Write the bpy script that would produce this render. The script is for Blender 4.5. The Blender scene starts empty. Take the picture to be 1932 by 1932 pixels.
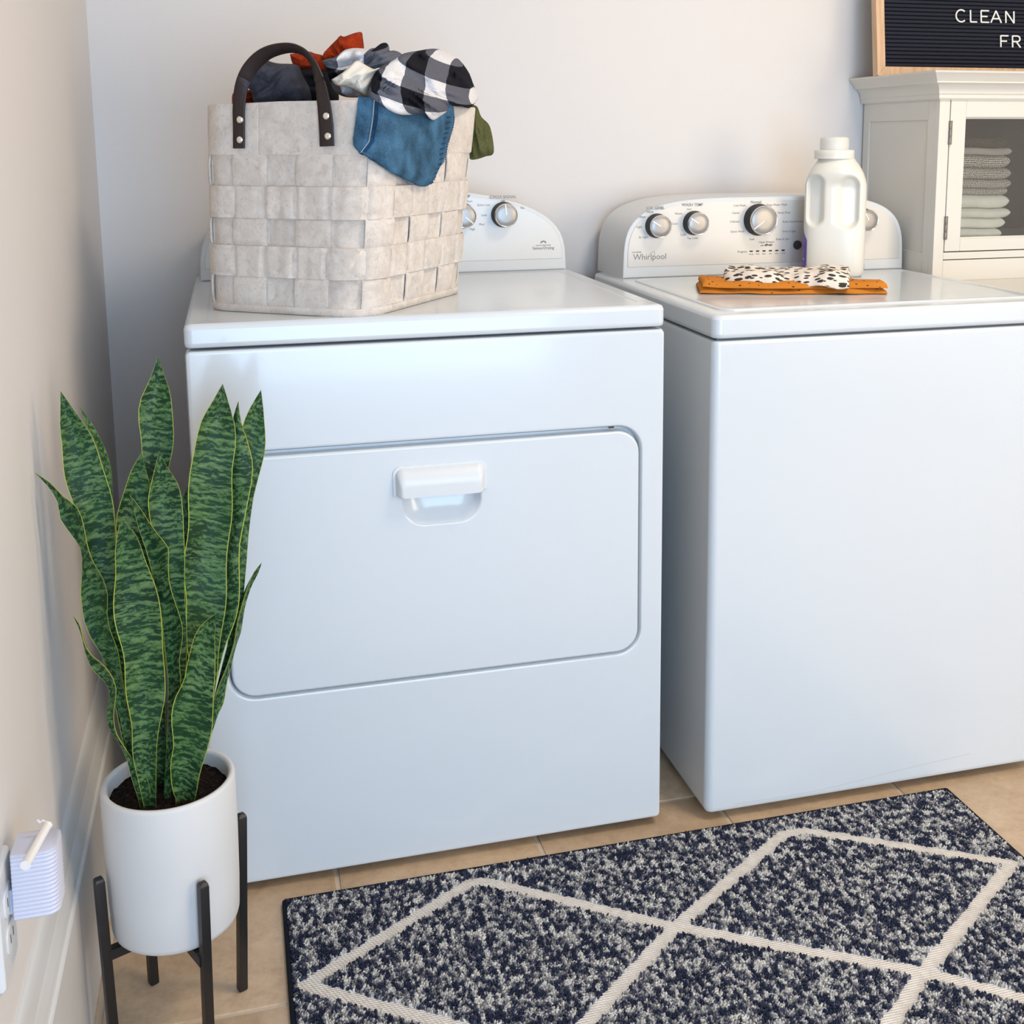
import bpy, bmesh, math, random
import numpy as np
from mathutils import Vector, Matrix, noise as mnoise
PI = math.pi
S = bpy.context.scene
COL = S.collection
random.seed(7)

# ------------------------------------------------------------------ camera
cam = bpy.data.cameras.new('camera')
cam.sensor_fit = 'HORIZONTAL'; cam.sensor_width = 36.0
cam.lens = 2246.6166 / 1932 * 36.0
cam.shift_x = -0.053925; cam.shift_y = -0.172501
cam.clip_start = 0.02
co = bpy.data.objects.new('camera', cam); COL.objects.link(co)
_y, _p, _r = -0.272607, -0.162215, -0.003668
fwd = Vector((-math.sin(_y)*math.cos(_p), math.cos(_y)*math.cos(_p), math.sin(_p)))
right = Vector((math.cos(_y), math.sin(_y), 0)); up = right.cross(fwd)
R_ = math.cos(_r)*right + math.sin(_r)*up; U_ = -math.sin(_r)*right + math.cos(_r)*up
M = Matrix((R_, U_, -fwd)).transposed().to_4x4()
M.translation = Vector((0.24597, -1.77652, 1.16373))
co.matrix_world = M
S.camera = co
S.view_settings.view_transform = 'Standard'; S.view_settings.look = 'None'
S.view_settings.gamma = 1.0; S.view_settings.use_curve_mapping = False
S.view_settings.exposure = 0.17

# ------------------------------------------------------------------ light
w = bpy.data.worlds.new('world'); S.world = w; w.use_nodes = True
bg = w.node_tree.nodes['Background']; bg.inputs['Color'].default_value = (.62, .78, 1, 1); bg.inputs['Strength'].default_value = 1.0

def area(name, loc, target, sx, sy, power, col):
    l = bpy.data.lights.new(name, 'AREA'); l.shape = 'RECTANGLE'; l.size = sx; l.size_y = sy
    l.energy = power; l.color = col
    o = bpy.data.objects.new(name, l); COL.objects.link(o); o.location = loc
    o.rotation_euler = (Vector(target) - Vector(loc)).to_track_quat('-Z', 'Y').to_euler()
    return o
area('window_light', (.80, -3.05, .95), (.80, 0, .75), 1.45, 1.5, 50, (.45, .69, 1.0))
area('ceiling_lamp_light', (1.55, -.75, 2.40), (1.55, -.75, 0), .5, .5, 20, (1.0, .84, .66))
area('warm_fill_light', (2.60, -2.35, 1.15), (1.6, -.1, .45), .9, 1.2, 26, (1.0, .83, .60))  # added warm fill, standing free in the room with no window behind it
# ------------------------------------------------------------------ materials
def mat(name, col=(.8, .8, .8), rough=.5, metal=0., spec=.5, coat=0., sub=0.):
    m = bpy.data.materials.new(name); m.use_nodes = True
    b = m.node_tree.nodes['Principled BSDF']
    b.inputs['Base Color'].default_value = (*col, 1); b.inputs['Roughness'].default_value = rough
    b.inputs['Metallic'].default_value = metal; b.inputs['Specular IOR Level'].default_value = spec
    b.inputs['Coat Weight'].default_value = coat; b.inputs['Coat Roughness'].default_value = .08
    return m
class NT:
    def __init__(s, m): s.t = m.node_tree; s.b = s.t.nodes.get('Principled BSDF'); s.o = s.t.nodes['Material Output']
    def n(s, typ, inp=None, **kw):
        nd = s.t.nodes.new(typ)
        for k, v in kw.items(): setattr(nd, k, v)
        for k, v in (inp or {}).items():
            if hasattr(v, 'is_linked'): s.t.links.new(v, nd.inputs[k])
            else: nd.inputs[k].default_value = v
        return nd
    def math(s, op, a, b=0., c=0.):
        return s.n('ShaderNodeMath', {0: a, 1: b, 2: c}, operation=op).outputs[0]
    def obj(s): return s.n('ShaderNodeTexCoord').outputs['Object']
    def uv(s): return s.n('ShaderNodeTexCoord').outputs['UV']
    def mapv(s, v, scale=(1, 1, 1), rot=(0, 0, 0), loc=(0, 0, 0)):
        return s.n('ShaderNodeMapping', {'Vector': v, 'Scale': scale, 'Rotation': rot, 'Location': loc}).outputs[0]
    def noise(s, v, scale=5., detail=2., rough=.5, dist=0.):
        return s.n('ShaderNodeTexNoise', {'Vector': v, 'Scale': scale, 'Detail': detail, 'Roughness': rough, 'Distortion': dist})
    def ramp(s, f, stops, interp='LINEAR'):
        r = s.n('ShaderNodeValToRGB', {'Fac': f}); cr = r.color_ramp; cr.interpolation = interp
        while len(cr.elements) > 1: cr.elements.remove(cr.elements[-1])
        cr.elements[0].position = stops[0][0]; cr.elements[0].color = (*stops[0][1], 1)
        for p, c in stops[1:]:
            e = cr.elements.new(p); e.color = (*c, 1)
        return r.outputs['Color']
    def mix(s, f, a, b):
        nd = s.n('ShaderNodeMix', data_type='RGBA')
        for k, v in ((0, f), (6, a), (7, b)):
            if hasattr(v, 'is_linked'): s.t.links.new(v, nd.inputs[k])
            else: nd.inputs[k].default_value = (*v, 1) if isinstance(v, tuple) and len(v) == 3 else v
        return nd.outputs[2]
    def col(s, v): s.t.links.new(v, s.b.inputs['Base Color'])
    def rough(s, v): s.t.links.new(v, s.b.inputs['Roughness'])
    def bump(s, h, strength=.3, dist=.002):
        b = s.n('ShaderNodeBump', {'Height': h, 'Strength': strength, 'Distance': dist}); s.t.links.new(b.outputs[0], s.b.inputs['Normal'])
    def sep(s, v): return s.n('ShaderNodeSeparateXYZ', {'Vector': v}).outputs

MT = {}
def wallmat():
    m = mat('wall_paint', (.69, .655, .628), .55, spec=.35); t = NT(m)
    t.bump(t.noise(t.obj(), 260, 3).outputs[0], .12, .001); return m
MT['wall'] = wallmat()
MT['ceil'] = mat('ceiling_paint', (.8, .79, .77), .8)
MT['trim'] = mat('trim_paint', (.62, .615, .60), .35, spec=.5)
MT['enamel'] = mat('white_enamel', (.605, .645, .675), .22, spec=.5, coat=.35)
MT['plastic'] = mat('white_plastic', (.64, .655, .66), .35)
MT['groove'] = mat('dark_seam', (.06, .08, .10), .6)
MT['rust'] = mat('rust_stain', (.22, .10, .04), .8)
def brushed():
    m = mat('silver_faceplate', (.62, .60, .565), .42, .25, .5); t = NT(m)
    t.bump(t.noise(t.mapv(t.obj(), (4, 400, 400)), 3, 2).outputs[0], .05, .0005); return m
MT['face'] = brushed()
MT['knobcap'] = mat('brushed_cap', (.33, .315, .30), .36, .6)
MT['chrome'] = mat('chrome_ring', (.85, .84, .80), .12, 1.)
MT['black'] = mat('black_plastic', (.012, .013, .016), .4)
MT['darkgrey'] = mat('dark_grey_plastic', (.05, .055, .055), .4)
MT['print'] = mat('grey_print', (.22, .215, .20), .6)
MT['print_dark'] = mat('dark_print', (.07, .065, .06), .6)
MT['print_gold'] = mat('bronze_print', (.45, .38, .26), .5)
MT['hinge_pale'] = mat('scratched_enamel', (.40, .41, .42), .5)
MT['mark'] = mat('pale_mark', (.85, .84, .78), .3)
def tilemat(i):
    m = mat('tile_stone', (.5, .36, .24), .42, spec=.4); t = NT(m); o = t.obj()
    a = t.noise(t.mapv(o, (1, 1, 1), loc=(i*3.1, i*1.7, 0)), 7, 6, .65, .6).outputs[0]
    b = t.noise(t.mapv(o, (1, 1, 1), loc=(i*1.3, i*5.7, 0)), 60, 4, .7).outputs[0]
    c = t.ramp(a, [(.3, (.44, .305, .195)), (.5, (.54, .39, .255)), (.7, (.62, .465, .315))])
    d = t.ramp(b, [(.35, (.72, .70, .68)), (.6, (1, 1, 1))])
    mx = t.n('ShaderNodeMix', data_type='RGBA', blend_type='MULTIPLY')
    mx.inputs[0].default_value = .5; t.t.links.new(c, mx.inputs[6]); t.t.links.new(d, mx.inputs[7])
    t.col(mx.outputs[2]); t.bump(b, .15, .001); return m
MT['tile'] = [tilemat(i) for i in range(3)]
MT['grout'] = mat('grout', (.56, .46, .35), .9)
def feltmat(k=0):
    m = mat('wool_felt', (.6, .55, .5), .95, spec=.15); t = NT(m); o = t.obj()
    n1 = t.noise(t.mapv(o, loc=(k, 2*k, 0)), 34, 5, .7, .5).outputs[0]
    n2 = t.noise(o, 900, 2).outputs[0]
    n3 = t.noise(t.mapv(o, loc=(k*2, k, 0)), 130, 6, .85, .6).outputs[0]
    a = t.ramp(n1, [(.36, (.58, .515, .455)), (.62, (.70, .635, .57))])
    b = t.ramp(n3, [(.34, (.40, .37, .37)), (.47, (1, 1, 1))])
    mx = t.n('ShaderNodeMix', data_type='RGBA', blend_type='MULTIPLY'); mx.inputs[0].default_value = .42
    t.t.links.new(a, mx.inputs[6]); t.t.links.new(b, mx.inputs[7]); t.col(mx.outputs[2])
    t.bump(n2, .35, .0015); return m
MT['felt'] = [feltmat(k) for k in range(3)]
MT['leather'] = mat('brown_leather', (.026, .016, .016), .45, spec=.35)
MT['stitch'] = mat('dark_thread', (.012, .010, .012), .8)
MT['seam_thread'] = mat('white_thread', (.72, .68, .62), .9)
def cloth(name, col, var=.15, fine=700, bump=.4, rough=.95):
    m = mat(name, col, rough, spec=.12); t = NT(m); o = t.obj()
    n = t.noise(o, fine, 3, .7).outputs[0]; n2 = t.noise(o, 26, 3).outputs[0]
    lo = tuple(c*(1-var*2) for c in col); hi = tuple(min(1, c*(1+var)) for c in col)
    f = t.math('MULTIPLY_ADD', n2, .45, t.math('MULTIPLY', n, .55))
    t.col(t.ramp(f, [(.33, lo), (.66, hi)])); t.bump(n, bump, .001); return m
MT['greyknit'] = cloth('charcoal_fleece', (.055, .058, .075), .3)
MT['blackcloth'] = cloth('black_cloth', (.012, .012, .016), .2)
MT['rustcloth'] = cloth('rust_velvet', (.33, .035, .008), .35, 300)
MT['cream'] = cloth('cream_cotton', (.72, .68, .60), .06)
MT['olive'] = cloth('olive_linen', (.105, .11, .042), .25, 420)
MT['denim'] = cloth('blue_denim', (.056, .140, .235), .46, 900, .7)
MT['denim_dark'] = cloth('dark_denim', (.018, .07, .16), .35, 520, .5)
def plaidmat(name):
    m = mat(name, (.5, .5, .5), .95, spec=.1); t = NT(m)
    n = t.noise(t.obj(), 60, 2).outputs['Color']
    v = t.n('ShaderNodeVectorMath', {0: t.uv(), 1: t.n('ShaderNodeVectorMath', {0: n, 1: (.012, .012, 0)}, operation='MULTIPLY').outputs[0]}, operation='ADD').outputs[0]
    x, y, z = t.sep(v)
    a = t.math('LESS_THAN', t.math('FRACT', x), .5); b = t.math('LESS_THAN', t.math('FRACT', y), .5)
    s = t.math('MULTIPLY', t.math('ADD', a, b), .5)
    w = t.n('ShaderNodeTexWhiteNoise', {'Vector': t.n('ShaderNodeVectorMath', {0: t.uv(), 1: (60, 60, 1)}, operation='MULTIPLY').outputs[0]}).outputs[0]
    fine = t.noise(t.obj(), 800, 2).outputs[0]
    c = t.ramp(s, [(.0, (.70, .69, .70)), (.25, (.115, .12, .145)), (.75, (.010, .010, .014))], 'CONSTANT')
    d = t.ramp(fine, [(.35, (.75, .75, .75)), (.65, (1.12, 1.12, 1.12))])
    g = t.n('ShaderNodeMix', data_type='RGBA', blend_type='MULTIPLY'); g.inputs[0].default_value = .7
    t.t.links.new(c, g.inputs[6]); t.t.links.new(d, g.inputs[7]); t.col(g.outputs[2]); t.bump(fine, .3, .001); return m
MT['plaid'] = plaidmat('buffalo_plaid')
def dots(name, base, dot, scale, r, stretch=(1, 1, 1), rnd=.9, dist=0.):
    m = mat(name, base, .9, spec=.15); t = NT(m)
    uv = t.uv()
    if dist:
        n = t.noise(uv, 30, 2).outputs['Color']
        uv = t.n('ShaderNodeVectorMath', {0: uv, 1: t.n('ShaderNodeVectorMath', {0: n, 1: (dist, dist, 0)}, operation='MULTIPLY').outputs[0]}, operation='ADD').outputs[0]
    v = t.n('ShaderNodeTexVoronoi', {'Vector': t.mapv(uv, stretch), 'Scale': scale, 'Randomness': rnd}, voronoi_dimensions='2D')
    rr = t.math('MULTIPLY', t.n('ShaderNodeSeparateColor', {0: v.outputs['Color']}).outputs[0], r*.8)
    f = t.math('LESS_THAN', v.outputs['Distance'], t.math('ADD', rr, r*.5))
    t.col(t.mix(f, base, dot)); t.bump(t.noise(t.obj(), 700, 2).outputs[0], .25, .001); return m
MT['mustard'] = dots('mustard_cotton', (.55, .195, .025), (.035, .02, .015), 42, .085)
MT['spotted'] = dots('spotted_cotton', (.74, .66, .57), (.045, .042, .040), 66, .33, (.8, 1.25, 1), .9, .005)
MT['white_pot'] = mat('white_ceramic', (.61, .60, .585), .55, spec=.4)
MT['stand'] = mat('black_metal', (.010, .010, .011), .38, spec=.5)
def soilmat():
    m = mat('dark_soil', (.02, .014, .01), 1., spec=.1); t = NT(m)
    n = t.noise(t.obj(), 240, 4).outputs[0]
    t.col(t.ramp(n, [(.35, (.004, .003, .003)), (.6, (.022, .015, .012)), (.78, (.06, .045, .04))])); t.bump(n, 1., .004); return m
MT['soil'] = soilmat()
def leafmat():
    m = mat('snake_leaf', (.05, .12, .04), .5, spec=.2); t = NT(m)
    x, y, z = t.sep(t.uv())
    cv = t.n('ShaderNodeCombineXYZ', {0: t.math('MULTIPLY', x, .05), 1: y, 2: z}).outputs[0]
    big = t.noise(t.mapv(cv, (34, 140, 6)), 1., 6, .66, .8).outputs[0]
    fine = t.noise(t.mapv(cv, (150, 420, 20)), 1., 4, .7, .4).outputs[0]
    wvy = t.noise(t.mapv(cv, (40, 30, 6)), 1., 3, .6).outputs[0]
    band = t.math('SINE', t.math('MULTIPLY_ADD', wvy, 22., t.math('MULTIPLY', y, 2*PI/.0098)))
    f = t.math('MULTIPLY_ADD', band, .045, t.math('MULTIPLY_ADD', fine, .33, t.math('MULTIPLY', big, .74)))
    c = t.ramp(f, [(.46, (.002, .010, .007)), (.523, (.004, .022, .010)), (.532, (.036, .085, .026)), (.60, (.082, .148, .052)), (.70, (.150, .215, .090))])
    hue = t.noise(cv, 14, 2).outputs[0]
    c = t.mix(t.math('MULTIPLY', hue, .35), c, (.03, .13, .03))
    e = t.math('GREATER_THAN', t.math('ABSOLUTE', t.math('SUBTRACT', x, .5)), .480)
    t.col(t.mix(e, c, (.34, .38, .055))); t.bump(f, .2, .001)
    t.b.inputs['Subsurface Weight'].default_value = 0; return m
MT['leaf'] = leafmat()
def oakmat():
    m = mat('pale_oak', (.6, .4, .25), .5); t = NT(m)
    n = t.noise(t.mapv(t.obj(), (90, 90, 8)), 1., 4, .6, .3).outputs[0]
    t.col(t.ramp(n, [(.3, (.50, .31, .175)), (.7, (.68, .46, .29))])); return m
MT['oak'] = oakmat()
MT['boardfelt'] = mat('navy_felt', (.019, .020, .030), .9, spec=.2)
MT['letter'] = mat('ivory_plastic', (.80, .78, .72), .4)
MT['cabinet'] = mat('cream_paint', (.66, .63, .565), .4, spec=.45)
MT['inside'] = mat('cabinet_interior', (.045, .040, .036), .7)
MT['hinge'] = mat('pewter', (.22, .20, .18), .4, .8)
MT['jug'] = mat('white_hdpe', (.74, .71, .635), .33, spec=.5)
MT['jug'].node_tree.nodes['Principled BSDF'].inputs['Subsurface Weight'].default_value = .15
MT['jug'].node_tree.nodes['Principled BSDF'].inputs['Subsurface Radius'].default_value = (.01, .01, .008)
def capmat():
    m = mat('frosted_cap', (.88, .86, .80), .3); m.node_tree.nodes['Principled BSDF'].inputs['Transmission Weight'].default_value = .35
    m.node_tree.nodes['Principled BSDF'].inputs['IOR'].default_value = 1.35; return m
MT['cap'] = capmat()
def labelmat():
    m = mat('purple_label', (.12, .03, .30), .35); t = NT(m)
    n = t.noise(t.mapv(t.obj(), (90, 90, 150)), 1., 1).outputs[0]
    t.col(t.ramp(n, [(.0, (.11, .035, .30)), (.60, (.16, .06, .40)), (.66, (.75, .72, .80))], 'CONSTANT')); return m
MT['label'] = labelmat()
def glassmat():
    m = bpy.data.materials.new('window_glass'); m.use_nodes = True; nt = m.node_tree; nt.nodes.clear()
    o = nt.nodes.new('ShaderNodeOutputMaterial'); mx = nt.nodes.new('ShaderNodeMixShader')
    tr = nt.nodes.new('ShaderNodeBsdfTransparent'); tr.inputs[0].default_value = (.97, .97, .96, 1)
    gl = nt.nodes.new('ShaderNodeBsdfGlossy'); gl.inputs['Roughness'].default_value = .02
    fr = nt.nodes.new('ShaderNodeFresnel'); fr.inputs['IOR'].default_value = 1.45
    nt.links.new(fr.outputs[0], mx.inputs[0]); nt.links.new(tr.outputs[0], mx.inputs[1]); nt.links.new(gl.outputs[0], mx.inputs[2])
    nt.links.new(mx.outputs[0], o.inputs[0]); return m
MT['glass'] = glassmat()
def knit(name, a, b, sc, r):
    m = mat(name, a, .95, spec=.1); t = NT(m)
    v = t.n('ShaderNodeTexVoronoi', {'Vector': t.mapv(t.uv(), (1, 1, 1)), 'Scale': sc, 'Randomness': .25}, voronoi_dimensions='2D')
    f = t.math('LESS_THAN', v.outputs['Distance'], r)
    t.col(t.mix(f, a, b)); t.bump(v.outputs['Distance'], -.5, .002); return m
MT['knit_dark'] = knit('charcoal_knit', (.03, .026, .024), (.20, .165, .13), 300, .24)
MT['knit_dot'] = knit('dotted_knit', (.13, .115, .10), (.76, .72, .61), 300, .31)
MT['towel_taupe'] = cloth('taupe_cotton', (.34, .305, .27), .08, 500)
MT['towel_cream'] = cloth('cream_terry', (.72, .69, .58), .06, 500)
MT['ptip'] = mat('clear_tube', (.78, .74, .70), .25)
MT['lilac'] = mat('cool_white_plastic', (.56, .565, .665), .35)
def rugbase():
    m = mat('cream_flatweave', (.62, .56, .50), .95, spec=.1); t = NT(m); o = t.obj()
    x, y, z = t.sep(o)
    wv = t.math('SINE', t.math('MULTIPLY', t.math('ADD', x, t.math('MULTIPLY', y, .5)), 1100.))
    wy_ = t.math('SINE', t.math('MULTIPLY', y, 1500.))
    h = t.math('ADD', wv, wy_); t.bump(h, .5, .0015)
    t.col(t.ramp(t.noise(o, 90, 3).outputs[0], [(.3, (.66, .61, .55)), (.7, (.78, .73, .67))])); return m
MT['rugbase'] = rugbase()
def pilemat():
    m = mat('rug_pile', (.1, .1, .1), .95, spec=.1); t = NT(m)
    a = t.n('ShaderNodeAttribute', attribute_name='yarn'); t.col(a.outputs['Color']); return m
MT['pile'] = pilemat()
MT['binding'] = mat('navy_binding', (.012, .014, .022), .9, spec=.1)

# ------------------------------------------------------------------ builders
ROOT = {}
def org(p): return ROOT.get(p.name, Vector((0, 0, 0))) if p else Vector((0, 0, 0))
def mk(name, V, F, m, parent=None, smooth=True, sharp=35, uv=None, kind=None, label=None, wn=None):
    """link one mesh object; V is in world metres"""
    o0 = org(parent)
    me = bpy.data.meshes.new(name)
    me.from_pydata([(v[0]-o0.x, v[1]-o0.y, v[2]-o0.z) for v in V], [], F)
    if isinstance(m, (list, tuple)):
        for q in m: me.materials.append(q)
    else: me.materials.append(m)
    if uv is not None:
        l = me.uv_layers.new(name='uv')
        for lp in me.loops: l.data[lp.index].uv = uv[lp.vertex_index]
    bm = bmesh.new(); bm.from_mesh(me); bmesh.ops.recalc_face_normals(bm, faces=bm.faces); bm.to_mesh(me); bm.free()
    if smooth:
        me.shade_smooth(); me.set_sharp_from_angle(angle=math.radians(sharp))
    ob = bpy.data.objects.new(name, me); COL.objects.link(ob)
    if wn is None: wn = smooth and m in (MT['enamel'], MT['plastic'], MT['cabinet'], MT['trim'], MT['face'])
    if wn: md = ob.modifiers.new('wn', 'WEIGHTED_NORMAL'); md.keep_sharp = True; md.weight = 100
    if parent: ob.parent = parent
    ROOT[ob.name] = o0
    if kind: ob['kind'] = kind
    if label: ob['label'] = label
    return ob
def thing(name, label, cat, loc, group=None):
    o = bpy.data.objects.new(name, None); COL.objects.link(o); o.location = loc; o.empty_display_size = .05
    ROOT[o.name] = Vector(loc); o['label'] = label; o['category'] = cat
    if group: o['group'] = group
    return o
def tag(o, label, cat, group=None):
    o['label'] = label; o['category'] = cat
    if group: o['group'] = group
    return o
def struct(o, label=None):
    o['kind'] = 'structure'
    if label: o['label'] = label
    return o
class G:
    """collects geometry for one mesh"""
    def __init__(s): s.V = []; s.F = []; s.U = []
    def add(s, V, F, U=None):
        n = len(s.V); s.V += [tuple(v) for v in V]; s.F += [tuple(i+n for i in f) for f in F]
        s.U += list(U) if U else [(0, 0)]*len(V)
        return s
    def loft(s, loops, cap0=True, cap1=True, closed=True, U=None):
        n = len(loops[0]); V = [p for l in loops for p in l]; F = []
        for i in range(len(loops)-1):
            for j in range(n if closed else n-1):
                k = (j+1) % n; F.append((i*n+j, i*n+k, (i+1)*n+k, (i+1)*n+j))
        if cap0: F.append(tuple(range(n))[::-1])
        if cap1: F.append(tuple((len(loops)-1)*n+j for j in range(n)))
        return s.add(V, F, U)
    def box(s, a, b, bev=.0):
        x0, y0, z0 = a; x1, y1, z1 = b; e = min(bev, .49*min(x1-x0, y1-y0, z1-z0))
        if e <= 0:
            V = [(x, y, z) for z in (z0, z1) for x, y in ((x0, y0), (x1, y0), (x1, y1), (x0, y1))]
            return s.add(V, [(3, 2, 1, 0), (4, 5, 6, 7), (0, 1, 5, 4), (1, 2, 6, 5), (2, 3, 7, 6), (3, 0, 4, 7)])
        L = lambda i, z: [(x, y, z) for x, y in rrect(x0+i, x1-i, y0+i, y1-i, e*1.0, 2)]
        k = e*.293
        return s.loft([L(e, z0), L(k, z0+k), L(0, z0+e), L(0, z1-e), L(k, z1-k), L(e, z1)])
    def tube(s, pts, r, n=8, caps=True):
        pts = [Vector(p) for p in pts]; loops = []; prev = None
        for i, p in enumerate(pts):
            t = (pts[min(i+1, len(pts)-1)] - pts[max(i-1, 0)]).normalized()
            a = prev if prev is not None else (Vector((0, 0, 1)) if abs(t.z) < .9 else Vector((1, 0, 0)))
            a = (a - t*a.dot(t)).normalized(); prev = a; b = t.cross(a)
            rr = r[i] if isinstance(r, (list, tuple)) else r
            loops.append([p + rr*(math.cos(q)*a + math.sin(q)*b) for q in [2*PI*k/n for k in range(n)]])
        return s.loft(loops, caps, caps)
    def lathe(s, c, prof, axis='z', n=48, caps=True):
        loops = []
        for r, h in prof:
            if axis == 'z': loops.append([(c[0]+r*math.cos(t), c[1]+r*math.sin(t), c[2]+h) for t in [2*PI*k/n for k in range(n)]])
            else: loops.append([(c[0]+r*math.cos(t), c[1]-h, c[2]+r*math.sin(t)) for t in [2*PI*k/n for k in range(n)]])
        return s.loft(loops, caps, caps)
    def mk(s, name, m, parent=None, useuv=False, **kw): return mk(name, s.V, s.F, m, parent, uv=s.U if useuv else None, **kw)
def rrect(x0, x1, y0, y1, r, n=6):
    """rounded rectangle; r one radius or (bl, br, tr, tl)"""
    rs = r if isinstance(r, (list, tuple)) else (r,)*4; P = []
    for (cx, cy, a0, q) in ((x0+rs[0], y0+rs[0], PI, rs[0]), (x1-rs[1], y0+rs[1], 1.5*PI, rs[1]), (x1-rs[2], y1-rs[2], 0, rs[2]), (x0+rs[3], y1-rs[3], .5*PI, rs[3])):
        for k in range(n+1):
            t = a0 + k/n*PI/2; P.append((cx+q*math.cos(t), cy+q*math.sin(t)))
    return P
def xz(l, y): return [(a, y, b) for a, b in l]
def xy(l, z): return [(a, b, z) for a, b in l]
def slab_xz(g, x0, x1, z0, z1, yb, yf, r=.003, bev=.002, n=6):
    """rounded slab standing in the xz plane, front (toward -y) edges rounded"""
    L = lambda i, y: xz(rrect(x0+i, x1-i, z0+i, z1-i, max(r-i if not isinstance(r, tuple) else .001, .0008) if not isinstance(r, tuple) else tuple(max(q-i, .0008) for q in r), n), y)
    return g.loft([L(0, yb), L(0, yf+bev), L(bev*.3, yf+bev*.3), L(bev, yf)])
def slab_xy(g, x0, x1, y0, y1, zb, zt, r=.003, bev=.002, n=6):
    L = lambda i, z: xy(rrect(x0+i, x1-i, y0+i, y1-i, max(r-i, .0008), n), z)
    return g.loft([L(0, zb), L(0, zt-bev), L(bev*.3, zt-bev*.3), L(bev, zt)])
def fold(p, k=1.): return mnoise.noise(Vector(p)*k)
def text(g, s, x, y, z, size, align='CENTER', thick=.0002, bold=0., rot=None):
    """lettering standing in the xz plane facing -y; z is the base line"""
    c = bpy.data.curves.new('t', 'FONT'); c.body = s; c.size = size; c.align_x = align; c.extrude = thick; c.offset = bold; c.resolution_u = 3
    o = bpy.data.objects.new('t', c); COL.objects.link(o); bpy.context.view_layer.update()
    me = o.evaluated_get(bpy.context.evaluated_depsgraph_get()).to_mesh()
    V = [Vector((v.co.x, -v.co.z, v.co.y)) for v in me.vertices]; F = [tuple(p.vertices) for p in me.polygons]
    if rot: V = [rot @ v for v in V]
    V = [(v.x+x, v.y+y, v.z+z) for v in V]
    o.to_mesh_clear(); bpy.data.objects.remove(o); bpy.data.curves.remove(c)
    return g.add(V, F)
def catmull(P, m):
    P = [Vector(p) for p in P]; out = []
    for i in range(len(P)-1):
        a, b, c, d = P[max(i-1, 0)], P[i], P[i+1], P[min(i+2, len(P)-1)]
        for k in range(m):
            t = k/m; out.append(.5*((2*b)+(c-a)*t+(2*a-5*b+4*c-d)*t*t+(3*b-a-3*c+d)*t**3))
    out.append(P[-1]); return out
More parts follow.
